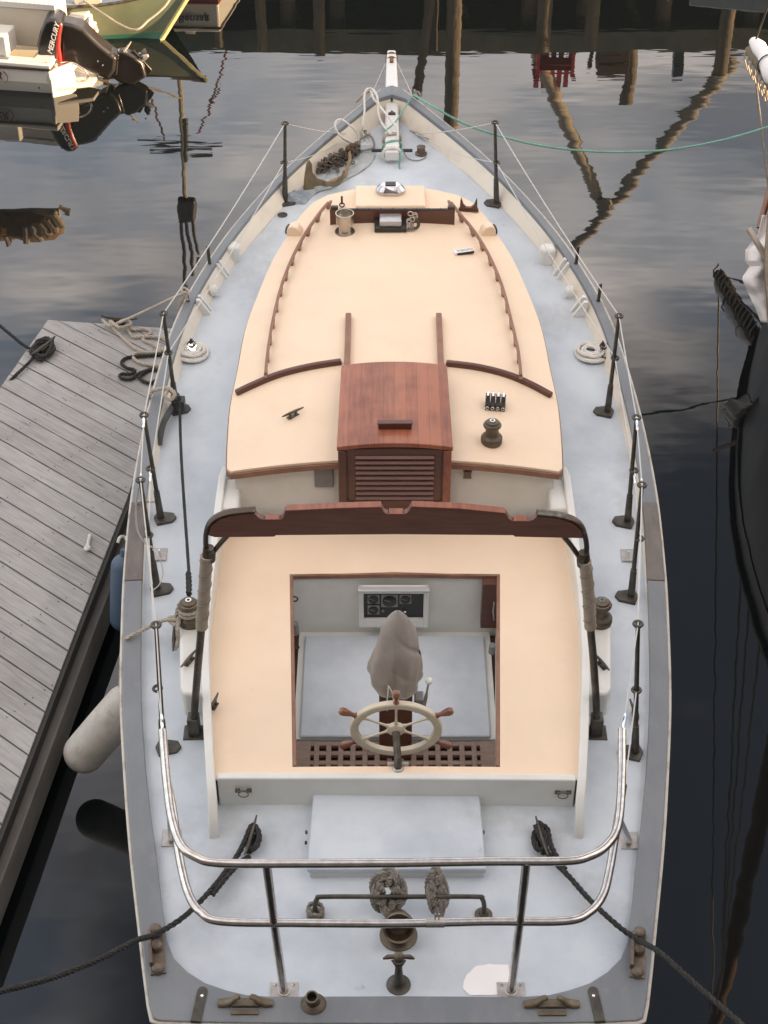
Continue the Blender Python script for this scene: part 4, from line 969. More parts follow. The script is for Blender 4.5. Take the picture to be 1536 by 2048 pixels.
# compass cover: creased canvas over the pedestal top
c0 = Vector((-.0, 7.56, 1.40)); tipz = PY(790, 1234, 7.5).z
def cover(u, v):
    a = 2*PI*u
    prof = [(0, .168), (.10, .176), (.25, .170), (.45, .152), (.62, .130), (.76, .102), (.87, .068), (.95, .034), (1, .004)]
    r = spl(prof, v); h = c0.z+(tipz-c0.z)*v
    fold = .010*math.sin(5*a+2.5*v+.4)*(1-v)+.007*math.sin(9*a-5*v+1)*(1-v)**2+.012*math.sin(2*a+9*v)*v*(1-v)*2+.006*max(0, 1-abs(((a-4.55+PI) % (2*PI))-PI)/.05)
    nn_ = noise.noise(Vector((math.cos(a)*1.3, math.sin(a)*1.3, v*2.6)))*.018-.014*max(0, math.sin(3.2*a+14*v+1.2))**6*(1-abs(2*v-1))
    rr = .95*r+(fold+nn_)*min(1, (1-v)*2.2)+(.006 if v < .03 else 0)
    if v < .12: h -= .045*(1-v/.12)*math.cos(a+PI/2-.3)-.02
    return (c0.x+rr*math.cos(a)-.0+.01*v, c0.y+rr*math.sin(a)*1.02, h)
t = MB(); t.grid(cover, 96, 60); cv = t.build('compass_cover', M['canvas']); tag(cv, 'grey-beige canvas hood laced over the compass on the steering pedestal', 'cover')
t = MB(); t.tube([Vector(cover(k/60, .012))+Vector((0, 0, -.002)) for k in range(60)], .005, 6, closed=True); t.build('hem', M['canvas'], cv)
p = PY(777, 1372, 7.36)
t = MB(); t.tube(catmull([p, p+Vector((-.005, -.01, -.08)), p+Vector((-.012, -.0, -.16)), p+Vector((-.008, 0, -.22))], 6), .004, 6); t.build('lacing_cord', M['whiter'], cv)
t = MB(); t.tube(catmull([p, p+Vector((.02, -.01, -.04)), p+Vector((.03, -.0, -.12)), p+Vector((.034, 0, -.17))], 6), .004, 6); t.build('lacing_cord', M['whiter'], cv)
# solar lantern on the fore hatch
p = P(781, 384, 1.966); t = MB()
def octo(sx_, sy_): return [(sx_*a, sy_*b) for a, b in ((-.5, -1), (.5, -1), (.9, -.6), (1, 0), (.9, .6), (.5, 1), (-.5, 1), (-.9, .6), (-1, 0), (-.9, -.6))]
lv = []; 
for (sx_, sy_, z) in ((.125, .075, 0), (.128, .078, .03), (.085, .05, .075)): lv += [(p.x+a, p.y+b, 1.965+z) for a, b in octo(sx_, sy_)]
fs = [tuple(range(10))[::-1], tuple(range(20, 30))]
for k in range(2):
    for i in range(10): fs.append((k*10+i, k*10+(i+1) % 10, (k+1)*10+(i+1) % 10, (k+1)*10+i))
t.add(lv, fs); sol = t.build('solar_lantern', mat('faceted_silver_lens', (.62, .61, .64), .10, .85, c2=(.42, .40, .42), scale=30), None, .003); tag(sol, 'faceted silver solar lantern standing on the fore hatch box', 'lantern')
t = MB(); t.box((p.x, p.y+.005, 2.043), (.09, .065, .006)); t.build('solar_cell', M['black'], sol, .001)
# small card / domino box on the cabin top
p = T_(927, 506); mt = Matrix.Translation(p+Vector((0, 0, .014))) @ Matrix.Rotation(R(16), 4, 'Z')
t = MB(); t.box((0, 0, 0), (.165, .055, .026), mt); cd = t.build('key_tag', M['paper'], None, .003); tag(cd, 'small white printed case with black side lying on the cabin top', 'case')
t = MB(); t.box((.01, -.029, -.002), (.145, .004, .022), mt); t.build('black_side', M['black'], cd)
for k, ch in enumerate(('SQ', 'SQ', 'SQ')): text(ch, .036, mt @ Matrix.Translation((-.035+k*.045, 0, .0135)), M['ink'], cd, depth=.0005)

# anchor, chain and plastic sheet on the port fore deck
ch_poly = [D(*q, off=.0) for q in [(556, 402), (560, 392), (600, 386), (628, 360), (640, 338), (672, 322), (700, 300), (735, 292), (750, 300), (744, 325), (722, 345), (690, 362), (664, 378), (640, 384), (612, 400), (580, 405)]]
cc = sum(ch_poly, Vector())/len(ch_poly)
olp = catmull(ch_poly, 4, True)
def shv(u, v):
    i = int(u*len(olp)) % len(olp); q = cc.lerp(olp[i], v); n_ = abs(noise.noise(Vector((q.x*9, q.y*9, 0))))*.05+abs(noise.noise(Vector((q.x*22, q.y*22, 5))))*.018
    return (q.x, q.y, deckz(q.x, q.y)+.006+n_*(.4+.6*math.sin(PI*min(1, v))))
t = MB(); t.grid(shv, len(olp), 22); sh_ = t.build('plastic_sheet', M['tarp']); tag(sh_, 'crumpled translucent grey plastic sheet under the anchor and chain', 'sheet')
# chain pile
t = MB(); random.seed(3)
ax0, ax1 = D(608, 368), D(724, 300)
ax0, ax1 = D(640, 348), D(718, 308)
for k in range(340):
    u = random.random(); c_ = ax0.lerp(ax1, u); wv = .10*math.sin(PI*min(1, max(.12, u*.85+.12)))
    dx, dy = random.gauss(0, .5)*wv, random.gauss(0, .5)*wv
    h = max(0, 1-(dx*dx+dy*dy)/(wv*wv*1.3))*.10*random.random()+.02
    c_ = Vector((c_.x+dx, c_.y+dy, deckz(c_.x, c_.y)+h+.01))
    e = Euler((random.uniform(-1.2, 1.2), random.uniform(-1.2, 1.2), random.uniform(0, 6))).to_matrix()
    t.tube([c_+e @ Vector((.020*math.cos(a_), .012*math.sin(a_), 0)) for a_ in [j*PI/4 for j in range(8)]], .0052, 5, closed=True)
o = t.build('anchor_chain', M['chain']); tag(o, 'heap of rusty grey anchor chain piled beside the bowsprit', 'chain')
# rusty swivel lump at the head of the heap
# anchor: two broad flukes on a shank
A0 = D(640, 372, .06)
def fluke(pts, th, nm, root):
    t = MB(); n = len(pts); f = [Vector(p_) for p_ in pts]; nrm = Vector((.25, -.85, .45)).normalized()*th/2
    t.add([p_-nrm for p_ in f]+[p_+nrm for p_ in f], [tuple(range(n))[::-1], tuple(range(n, 2*n))]+[(i, (i+1) % n, n+(i+1) % n, n+i) for i in range(n)]); return t.build(nm, M['anchor'], root, .008)
Ya = D(620, 384).y
L1 = [PY(*q, Ya) for q in [(606, 384), (609, 350), (613, 326), (618, 319), (624, 328), (625, 345), (634, 356), (652, 362), (664, 366), (654, 374), (640, 371), (627, 374), (620, 384), (612, 386)]]
anc = fluke(L1, .035, 'anchor', None); tag(anc, 'tan galvanised plough anchor lying against the chain heap', 'anchor')
L2 = [PY(*q, Ya-.06) for q in [(650, 363), (668, 362), (682, 352), (687, 339), (690, 342), (686, 360), (678, 370), (666, 374), (652, 371)]]
fluke(L2, .04, 'fluke', anc)
t = MB(); t.tube([PY(660, 366, Ya-.03), D(690, 352, .05), D(700, 318, .09), D(698, 297, .10)], [.022, .02, .016, .014], 8); t.build('shank', M['anchor'], anc)
t = MB(); q0 = D(699, 296, .12)
for k in range(4): t.ball(q0+Vector((.02*math.cos(k*2), .02*math.sin(k*2.4), -.02+.012*k)), .027, 10)
t.build('swivel', mat('rust', (.09, .055, .035), .85, .2, c2=(.16, .10, .06), scale=30), anc)
# scrunched rag at the port fore stanchion
def rag(u, v):
    a = 2*PI*u; c_ = D(588, 398); r = (1-v)
    q = Vector((c_.x+.155*r*math.cos(a), c_.y+.10*r*math.sin(a), 0)); n_ = noise.noise(Vector((q.x*14, q.y*14, 2)))
    q += Vector((noise.noise(q*12)*.03, noise.noise(q*12+Vector((5, 5, 5)))*.03, 0))
    return (q.x, q.y, deckz(q.x, q.y)+.004+(.05+.05*n_)*min(1, (1-r)*2.5))
t = MB(); t.grid(rag, 48, 16); o = t.build('rag', mat('pale_blue_cotton', (.34, .39, .43), .9, c2=(.22, .26, .30), scale=20)); tag(o, 'scrunched pale blue rag at the foot of the forward port stanchion', 'rag')

# white rope: big loops over the port bow
def W(px, py, z): return P(px, py, z)
rp([P(782, 268, 1.80), P(765, 248, 1.80), P(757, 226, 1.86), P(755, 196, 1.95), P(747, 180, 1.97), P(735, 178, 1.98), P(729, 190, 1.95), P(729, 222, 1.87), P(725, 250, 1.79), P(724, 262, 1.72), P(732, 278, 1.66), P(741, 292, 1.63)], .0115, M['whiter'], 'white rope looped over the port bow rail beside the bowsprit')
rp([P(741, 182, 1.94), P(748, 198, 1.93), P(758, 210, 1.90), P(772, 228, 1.88), P(790, 250, 1.83), P(795, 262, 1.80), P(796, 280, 1.77)], .0115, M['whiter'], 'white rope slanting across the bowsprit from the bow rail')
rp([P(741, 182, 1.94), P(728, 188, 1.93), P(718, 198, 1.88), P(713, 203, 1.84)], .013, M['tanr'], 'frayed cream rope end hanging over the port bow rail')
rp([P(702, 286, 1.68), P(685, 276, 1.82), P(673, 262, 1.90), P(670, 248, 1.95), P(676, 240, 1.97), P(686, 241, 1.96), P(704, 254, 1.90), P(715, 268, 1.82), P(716, 288, 1.72), P(713, 302, 1.66)], .0115, M['whiter'], 'loose open loop of white rope leaning on the port bulwark')
random.seed(11)
rp([D(740, 268, .03), D(728, 274, .04), D(716, 284, .03), D(718, 300, .03), D(732, 300, .04), D(748, 294, .03), D(744, 275, .05), D(732, 268, .04), D(722, 262, .03), D(733, 262, .05)], .011, M['greyr'], 'weathered grey rope tangled on deck to the left of the bowsprit heel')
# lashings round the bowsprit heel
def around(y, r1, r2, zc, m, lab, tilt_=0, turns=3, rr=.011):
    pts = []
    for k in range(turns*10+1):
        a = 2*PI*k/10; pts.append(Vector((r1*math.cos(a), y+.014*k/10+tilt_*math.cos(a), zc+r2*math.sin(a))))
    return rp(pts, rr, m, lab, n=3)
around(14.07, .088, .070, 1.685, M['whiter'], 'thick white rope turned round the end of the bowsprit heel', turns=2, rr=.016)
around(14.19, .088, .060, 1.70, M['greenr'], 'green rope lashing turned round the bowsprit above the pin', .03, 2, .010)
around(14.30, .086, .060, 1.715, M['tanr'], 'tan rope lashing turned round the bowsprit forward of the green one', .02, 3, .012)
rp([P(828, 188, 1.93), P(810, 215, 1.88), P(790, 245, 1.82), P(770, 262, 1.80)], .008, M['greenr'], 'taut green line from the starboard bow rail to the bowsprit')
rp([P(804, 300, 1.74), P(801, 312, 1.72), P(798, 328, 1.64), P(800, 338, 1.60)], .010, M['greenr'], 'short green rope tail hanging at the bowsprit heel')
rp([D(806, 300, .10), D(815, 316, .02), D(832, 321, .01), D(848, 317, .01), D(852, 311, .01)], .005, M['greyr'], 'thin grey line lying from the bowsprit to the hawse pipe')
# green line to the boat on the right
pA = P(828, 190, 1.95); pB = Vector((4.35, 14.6, 2.0)); lst = []
lst = [P(828, 190, 1.95), PY(870, 215, 14.45), PY(930, 248, 14.4), PY(1000, 272, 14.35), PY(1080, 291, 14.3), PY(1170, 302, 14.3), PY(1260, 304, 14.35), PY(1350, 298, 14.45), PY(1450, 279, 14.6), PY(1540, 252, 14.8), PY(1600, 228, 14.95)]
rp(lst, .011, M['greenr'], 'pale green mooring line sagging from the bow across to the boat on the right', 'mooring line')
rp([P(829, 180, 1.93), P(834, 192, 1.96), P(842, 196, 1.93), P(836, 184, 1.97), P(828, 186, 1.95)], .012, M['greyr'], 'grey rope knot round the starboard bow chock')

# coils of white rope round the deck blocks
for q_, s_, lab in (((384, 708), 1, 'white rope coiled flat round a block on the port side deck'), ((1181, 709), -1, 'white rope coiled flat round a block on the starboard side deck')):
    c_ = D(*q_); pts = []
    for k in range(64):
        a = k*2*PI/12; r = .045+.0175*k/12*1.0; r = min(.14, r)
        pts.append(Vector((c_.x+r*math.cos(a)*(1+.05*math.sin(k)), c_.y+r*math.sin(a)*1.05, c_.z+.018+.004*math.sin(k*1.7)+(.022 if k < 24 else 0))))
    for k in range(40):
        a = k*2*PI/12+.3; r = .075+.03*math.sin(k*.35)
        pts.append(Vector((c_.x+r*math.cos(a), c_.y+r*math.sin(a), c_.z+.045+.003*math.sin(k*2.3))))
    rp(pts, .0135, M['whiter'], lab, 'rope coil', name='rope_coil', n=3)
    bx = c_+Vector((-.0 if s_ > 0 else .10, .02 if s_ > 0 else .0, .05))
    t = MB(); t.lathe([(.04, -.02), (.04, -.008), (.028, 0), (.04, .008), (.04, .02)], 16, bx, axis=(.4, -.5, .7)); bl = t.build('deck_block', M['chrome']); tag(bl, 'black and chrome turning block on the %s rope coil' % ('port' if s_ > 0 else 'starboard'), 'block')
    t = MB(); t.tube([bx+Vector((0, 0, -.03)), bx+Vector((-.01, .01, .03)), bx+Vector((0, .02, .07))], .012, 8); t.build('cheek', M['black'], bl)
    t = MB(); t.tube([bx+Vector((.03*math.cos(a_), .02*math.sin(a_), .035+.015*math.sin(a_))) for a_ in [j*PI/6 for j in range(12)]], .006, 6, closed=True); t.build('shackle', M['black'], bl)
c_ = D(1209, 713, .03); t = MB(); t.tube([c_+Vector((.027*math.cos(a_), .027*math.sin(a_), .0)) for a_ in [j*PI/8 for j in range(16)]], .013, 8, closed=True); o = t.build('rope_thimble', M['black']); tag(o, 'small black ring beside the starboard rope coil', 'ring')

# black line along the port deck with its block
b0 = D(352, 800, .10)
t = MB(); t.lathe([(.055, -.03), (.065, 0), (.055, .03), (.001, .03)], 14, b0, axis=(1, 0, .2)); t.box(b0+Vector((.03, -.02, -.02)), (.08, .10, .09)); o = t.build('lead_block', M['black'], None, .01); tag(o, 'black lead block at the foot of the second port stanchion', 'block')
rp([b0+Vector((.03, 0, .03)), P(362, 900, 1.33), P(368, 1000, 1.34), P(375, 1100, 1.36), P(378, 1150, 1.40), Vector((-1.385, 8.30, 1.37))], .0125, M['blackr'], 'long black line running aft along the port deck to the winch')
rp([P(377, 1146, 1.37), P(378, 1165, 1.39), P(378, 1188, 1.40)], .022, M['blackr'], 'short thick black rope stopper at the port winch')
t = MB(); a = D(341, 820, .07); b = D(318, 890, .03); t.bar(catmull([b0, a, a.lerp(b, .5)+Vector((-.01, 0, .03)), b], 6), .045, .012); o = t.build('webbing_strap', M['black']); tag(o, 'black webbing strap hanging from the port lead block', 'strap')

# stern lines
def wrapc(c_, m, lab, s):
    pts = [c_+Vector((.0, -.18, .05))]
    for k in range(13):
        a = k*2*PI/9; pts.append(c_+Vector((s*.012+.036*math.cos(a)*(1+.1*math.sin(k)), .085*math.sin(a), .028+.0035*k)))
    return pts
cL, cR = D(503, 1688), D(1082, 1690)
chL, chR = P(312, 1868, 1.20), P(1278, 1880, 1.20)
rp(wrapc(cL, 0, 0, 1)[1:]+[D(480, 1702, .05), D(450, 1745, .06), D(420, 1782, .08), D(370, 1832, .11), chL, PY(270, 1882, 5.55), PY(200, 1918, 5.3), PY(100, 1957, 5.0), PY(-30, 1990, 4.6)], .0175, M['blackr'], 'black stern mooring line from the port cleat out through the left chock', 'mooring line')
rp([D(500, 1712, .06), D(484, 1722, .06), D(455, 1752, .07), D(425, 1790, .08)], .0165, M['blackr'], 'doubled tail of black rope beside the port stern line')
rp(wrapc(cR, 0, 0, -1)[1:]+[D(1100, 1712, .05), D(1140, 1755, .06), D(1185, 1805, .08), D(1240, 1855, .11), chR, PY(1320, 1905, 5.5), PY(1370, 1950, 5.3), PY(1450, 2020, 5.0), PY(1530, 2090, 4.7)], .0175, M['blackr'], 'black stern mooring line from the starboard cleat out through the right chock', 'mooring line')
rp([cR+Vector((-.02, .12, .07)), D(1092, 1655, .07), D(1096, 1662, .06), D(1102, 1690, .06), D(1115, 1716, .06), D(1130, 1738, .06)], .0175, M['blackr'], 'loose bight of black rope beside the starboard stern cleat')

# tan spring line on the port side, to the winch and over the rail
wc_ = Vector((-1.375, 8.215, 1.35))
pts = []
for k in range(22):
    a = k*2*PI/9+1; pts.append(wc_+Vector((.066*math.cos(a), .066*math.sin(a), .0+.0035*k)))
pts += [P(352, 1232, 1.33), P(336, 1236, 1.31), P(350, 1250, 1.31), P(355, 1240, 1.34), P(330, 1240, 1.31), P(310, 1248, 1.26), P(275, 1265, 1.2), P(252, 1278, 1.17), P(245, 1292, 1.08), PY(242, 1330, 8.03), PY(240, 1372, 8.04)]
rp(pts, .0145, M['tanr'], 'tan rope from the port winch out over the rail', 'mooring line')
rp([P(360, 1236, 1.34), P(354, 1262, 1.30), P(356, 1285, 1.22), P(350, 1300, 1.20)], .0135, M['tanr'], 'short tan rope end hanging from the port winch to the deck cleat')
pts = [P(344, 785, 1.50), P(338, 780, 1.52), P(330, 792, 1.5), P(340, 800, 1.48), P(350, 788, 1.52), P(336, 776, 1.53), P(318, 778, 1.50), P(305, 782, 1.46), P(298, 795, 1.40), PY(297, 812, 10.9)]
rp(pts, .016, M['tanr'], 'tan rope tied round the second port stanchion and over the rail')
rp([P(375, 600, 1.62), P(368, 588, 1.68), P(362, 580, 1.69), P(368, 576, 1.68), P(378, 584, 1.66), P(372, 592, 1.64), P(362, 600, 1.56), PY(358, 616, 11.85), P(371, 586, 1.69), P(362, 588, 1.64), PY(330, 603, 12.1), PY(290, 622, 12.35), P(240, 645, .58)], .0125, M['tanr'], 'tan bow spring line from the port rail down to the dock cleat', 'mooring line')
rp([PY(266, 1055, 9.45), P(270, 1010, 1.28), P(285, 1002, 1.32), P(300, 1004, 1.30), P(310, 1003, 1.32)], .009, M['tanr'], 'thin tan fender lanyard over the worn piece of the port rail')
rp([PY(236, 1085, 9.2), PY(240, 1075, 9.25), PY(248, 1073, 9.3), P(256, 1082, 1.1)], .012, M['whiter'], 'white rope eye of the blue fender')
# loose lifeline tails at the port gate
t = MB(); t.tube(catmull([ST['d'][2], PY(272, 1010, 8.75), PY(275, 1060, 8.72), PY(290, 1085, 8.68), PY(305, 1095, 8.66)], 8), .006, 6); t.tube(catmull([PY(305, 1098, 8.66), PY(318, 1115, 8.6), PY(326, 1145, 8.55), PY(318, 1170, 8.5), PY(302, 1182, 8.5)], 8), .004, 6); o = t.build('gate_wire', M['wire'], boat); o.matrix_parent_inverse = Matrix.Translation(boat.location).inverted()

# plaited rope mats hanging on the sheet horse
def mat_knot(c_, rx, rz, yaw, lab, turns=5):
    pts = []
    for k in range(91):
        a = 2*PI*k/90*3; rr = 1+.36*math.cos(a*5/3.); th_ = a
        pts.append(Vector((rx*.72*rr*math.cos(th_), .026*math.sin(a*5/3.*2), rz*.72*rr*math.sin(th_))))
    e = Euler((R(-38), 0, yaw)).to_matrix(); t = MB()
    for o_ in (-.017, 0, .017):
        q_ = []
        for i, p_ in enumerate(pts):
            d = Vector((p_.x, 0, p_.z)).normalized(); q_.append(c_+e @ (p_+d*o_))
        t.rope(q_[:-1], .0125, 2, closed=True, seg=5)
    o = t.build('plaited_rope', M['greyr']); tag(o, lab, 'rope fender'); return o
mat_knot(P(776, 1782, 1.24)+Vector((0, -.0, -.01)), .088, .125, R(4), 'wide plaited rope mat hung on the horse behind the bronze vent')
mat_knot(P(874, 1784, 1.24), .045, .135, R(8), 'narrow plaited rope mat hung on the horse to the right of the vent')
pts = [bL+Vector((.045*math.cos(k*2*PI/8), .045*math.sin(k*2*PI/8), .04+.012*(k % 3))) for k in range(18)]
rp(pts, .0105, M['greyr'], 'grey cord tied round the left foot of the horse', n=3)

# ---- fenders over the port side
def fend(a, b, r, m, lab, knob):
    a, b = Vector(a), Vector(b); d = (b-a); L_ = d.length; t = MB()
    prof = [(.001, 0)]+[(r*math.sin(PI/2*k/8), r*.95*(1-math.cos(PI/2*k/8))) for k in range(1, 9)]+[(r*1.01, L_*.5)]+[(r*math.cos(PI/2*k/8), L_-r*.95*(1-math.sin(PI/2*k/8))) for k in range(0, 8)]+[(.001, L_)]
    t.lathe(prof, 30, a, axis=d); o = t.build('fender', m); tag(o, lab, 'fender', 'fenders on the port side')
    t = MB(); t.lathe([(.03, -.045), (.032, .0), (.028, .03)], 14, a, axis=d); t.build('fender_eye', m, o)
fend(PY(248, 1388, 8.0)+Vector((.09, 0, .02)), PY(146, 1532, 7.85), .145, M['fender'], 'fat dirty white fender squeezed out between hull and dock', 0)
fend(PY(249, 1110, 9.25), PY(243, 1240, 9.1)+Vector((0, 0, -.1)), .098, M['fenderb'], 'blue fender hanging upright between the hull and the dock', 0)

# ================================================================== DOCK
DZ = .50
dA, dB = Vector((-3.19, 13.11)), Vector((-1.90, 12.955))
edge = [(-1.90, 12.955), (-2.147, 10.463), (-2.331, 9.023), (-2.54, 7.30), (-2.93, 4.2), (-3.3, 1.5)]
dpoly = [(-3.19, 13.11)]+edge+[(-6.2, 1.5), (-3.95, 9.8)]
def clip(poly, nx, ny, d, keep):       # keep points with nx*x+ny*y - d on the chosen side
    out = []
    for i in range(len(poly)):
        a, b = poly[i], poly[(i+1) % len(poly)]; fa = (nx*a[0]+ny*a[1]-d)*keep; fb = (nx*b[0]+ny*b[1]-d)*keep
        if fa >= 0: out.append(a)
        if fa*fb < 0: u = fa/(fa-fb); out.append((a[0]+(b[0]-a[0])*u, a[1]+(b[1]-a[1])*u))
    return out
dock = empty('dock', 'weathered grey plank dock with diagonal boards to the left of the sailboat', 'dock', (-3.2, 9, .0))
pa, pb = P(0, 806, DZ), P(272, 958, DZ); ang = math.atan2(pb.y-pa.y, pb.x-pa.x); nx, ny = -math.sin(ang), math.cos(ang)
vals = [nx*x+ny*y for x, y in dpoly]; pw = .172; t = MB(); d = min(vals); random.seed(5)
tones = MB()
off0 = (nx*pa.x+ny*pa.y) % pw; d = min(vals)-pw; d = d-(d % pw)+off0
while d < max(vals):
    q_ = clip(clip(dpoly, nx, ny, d+.006, 1), nx, ny, d+pw-.006, -1)
    if len(q_) >= 3: dz_ = random.uniform(-.003, .003); t.prism([(x+0, y) for x, y in q_], DZ-.05+dz_, DZ+dz_)
    d += pw
def dock_mat():
    m = mat('weathered_plank_boards', (.26, .24, .225), .85, bump=.35, bscale=26); nt = m.node_tree; b = nt.nodes['Principled BSDF']
    tc = N(nt, 'ShaderNodeTexCoord'); mp = N(nt, 'ShaderNodeMapping'); mp.inputs['Rotation'].default_value = (0, 0, -ang); nt.links.new(tc.outputs['Object'], mp.inputs[0])
    m3 = N(nt, 'ShaderNodeMapping'); m3.inputs['Scale'].default_value = (1.2, 16, 1); nt.links.new(mp.outputs[0], m3.inputs[0])
    g = N(nt, 'ShaderNodeTexNoise'); g.inputs['Scale'].default_value = 3.5; g.inputs['Detail'].default_value = 8; nt.links.new(m3.outputs[0], g.inputs['Vector'])
    n2 = N(nt, 'ShaderNodeTexNoise'); n2.inputs['Scale'].default_value = 1.6; n2.inputs['Detail'].default_value = 7; n2.inputs['Roughness'].default_value = .65; nt.links.new(tc.outputs['Object'], n2.inputs['Vector'])
    sxy = N(nt, 'ShaderNodeSeparateXYZ'); nt.links.new(mp.outputs[0], sxy.inputs[0])
    dv = N(nt, 'ShaderNodeMath', operation='MULTIPLY_ADD'); dv.inputs[1].default_value = 1/pw; dv.inputs[2].default_value = -off0/pw; nt.links.new(sxy.outputs[1], dv.inputs[0])
    fl = N(nt, 'ShaderNodeMath', operation='FLOOR'); nt.links.new(dv.outputs[0], fl.inputs[0]); wn = N(nt, 'ShaderNodeTexWhiteNoise', noise_dimensions='1D'); nt.links.new(fl.outputs[0], wn.inputs['W'])
    a1 = N(nt, 'ShaderNodeMath', operation='MULTIPLY_ADD'); a1.inputs[1].default_value = .22; nt.links.new(wn.outputs['Value'], a1.inputs[0]); nt.links.new(g.outputs['Fac'], a1.inputs[2])
    a2 = N(nt, 'ShaderNodeMath', operation='ADD'); nt.links.new(a1.outputs[0], a2.inputs[0]); nt.links.new(n2.outputs['Fac'], a2.inputs[1])
    a3 = N(nt, 'ShaderNodeMath', operation='MULTIPLY'); a3.inputs[1].default_value = .5; nt.links.new(a2.outputs[0], a3.inputs[0])
    r = N(nt, 'ShaderNodeValToRGB'); r.color_ramp.elements[0].position = .36; r.color_ramp.elements[1].position = .72
    r.color_ramp.elements[0].color = (.24, .228, .222, 1); r.color_ramp.elements[1].color = (.42, .41, .405, 1)
    nt.links.new(a3.outputs[0], r.inputs[0]); nt.links.new(r.outputs[0], b.inputs['Base Color']); return m
M['dockb'] = dock_mat()
t.build('deck_boards', M['dockb'], dock, .003)
# nail heads and splits
t = MB(); random.seed(9); spl_ = MB()
d = min(vals)-pw; d = d-(d % pw)+off0; dxv = Vector((math.cos(ang), math.sin(ang), 0)); nv = Vector((nx, ny, 0))
def inside(p_):
    q_ = dpoly; c = False
    for i in range(len(q_)):
        a, b = q_[i], q_[i-1]
        if (a[1] > p_.y) != (b[1] > p_.y) and p_.x < (b[0]-a[0])*(p_.y-a[1])/(b[1]-a[1])+a[0]: c = not c
    return c
while d < max(vals):
    for xx_ in [-14+.62*k for k in range(34)]:
        for e_ in (.035, pw-.035):
            p_ = nv*(d+e_+random.uniform(-.006, .006))+dxv*(xx_+random.uniform(-.02, .02)); p_.z = DZ+.003
            if inside(p_): t.lathe([(.0055, 0), (.004, .002), (.001, .002)], 6, p_)
    for k in range(3):
        p_ = nv*(d+random.uniform(.03, pw-.03))+dxv*random.uniform(-14, 2); p_.z = DZ+.0045; L_ = random.uniform(.08, .28)
        if inside(p_) and inside(p_+dxv*L_): spl_.add([p_, p_+dxv*L_*.5-nv*.003, p_+dxv*L_, p_+dxv*L_*.5+nv*.002], [(0, 1, 2, 3)])
    d += pw
o = t.build('nail_heads', M['rubber'], dock); o['kind'] = 'stuff'; o = spl_.build('board_splits', M['rubber'], dock); o['kind'] = 'stuff'
t = MB(); t.prism([(x, y) for x, y in dpoly], .30, .448); t.build('under_frame', M['rubber'], dock)
pth = [Vector((x+.012, y, .40)) for x, y in edge]
t = MB(); t.bar([p_+Vector((.0, 0, .04)) for p_ in pth], .04, .09); t.build('rubbing_strip', M['rubber'], dock)
t = MB(); t.bar([p_+Vector((.035, 0, -.18)) for p_ in pth], .07, .26); t.build('fascia', M['dockside'], dock, .006)
t = MB(); t.bar([Vector((-3.19, 13.125, .32)), Vector((-1.9, 12.97, .32))], .05, .3); t.build('fascia', M['dockside'], dock)
lft = [Vector((-3.19, 13.11, .32)), Vector((-3.95, 9.8, .32)), Vector((-6.2, 1.5, .32))]; t = MB(); t.bar(lft, .05, .3); t.build('fascia', M['dockside'], dock)
for k, (x, y) in enumerate([(-2.7, 12.3), (-3.1, 9), (-3.8, 6)]):
    t = MB(); t.box((x, y, .02), (.7, 1.1, .5)); t.build('float_drum', M['black'], dock, .04)
def dcleat(p, a):
    t = MB(); mt = Matrix.Translation(p) @ Matrix.Rotation(a, 4, 'Z'); t.tube([(-.17, 0, .075), (-.09, 0, .06), (.09, 0, .06), (.17, 0, .075)], [.009, .015, .015, .009], 8, mtx=mt); t.box((0, 0, .03), (.10, .05, .06), mt); t.build('dock_cleat', M['bronzed'], dock)
k1 = P(88, 705, DZ); k2 = P(240, 648, DZ)
dcleat(k1, R(60)); dcleat(k2, R(-8))
lift(dock)
pts = [k1+Vector((.09*math.cos(k*1.9)*(1+.25*math.sin(k*3.1)), .15*math.sin(k*1.9)*(1+.2*math.cos(k*2.3)), .03+.004*(k % 9))) for k in range(26)]
rp([PY(-30, 625, 12.9), P(20, 668, .62), P(60, 697, .54)]+pts+[P(66, 716, .53), P(30, 752, .52), P(0, 782, .40), P(-30, 812, .2)], .016, M['blackr'], 'black rope belayed on the left dock cleat, its tail running to the water', 'mooring line', n=6)
pts = [P(205, 640, DZ+.05), P(222, 652, DZ+.05), P(250, 640, DZ+.08), P(262, 648, DZ+.05), P(240, 655, DZ+.09), P(220, 642, DZ+.06), P(226, 655, DZ+.04), P(262, 690, DZ+.02), P(282, 702, DZ+.02), P(310, 705, DZ+.02), P(320, 698, DZ+.02), P(300, 686, DZ+.02), P(287, 680, DZ+.02), P(292, 674, DZ+.02), P(325, 676, DZ+.02), P(336, 690, DZ+.02), P(318, 704, DZ+.02), P(275, 706, DZ+.02), P(267, 716, DZ+.02), P(285, 727, DZ+.02), P(320, 732, DZ+.02), P(350, 730, DZ+.02)]
rp(pts, .0165, M['tanr'], 'tan rope hitched on the right dock cleat and snaked over the boards', 'mooring line', n=6)
pts = [P(250, 652, DZ+.04), P(258, 664, DZ+.02), P(268, 674, DZ+.02), P(292, 672, DZ+.02), P(302, 664, DZ+.02), P(290, 658, DZ+.02), P(270, 660, DZ+.02), P(258, 656, DZ+.03)]
rp(pts, .0165, M['tanr'], 'tan rope bight lying just below the right dock cleat')
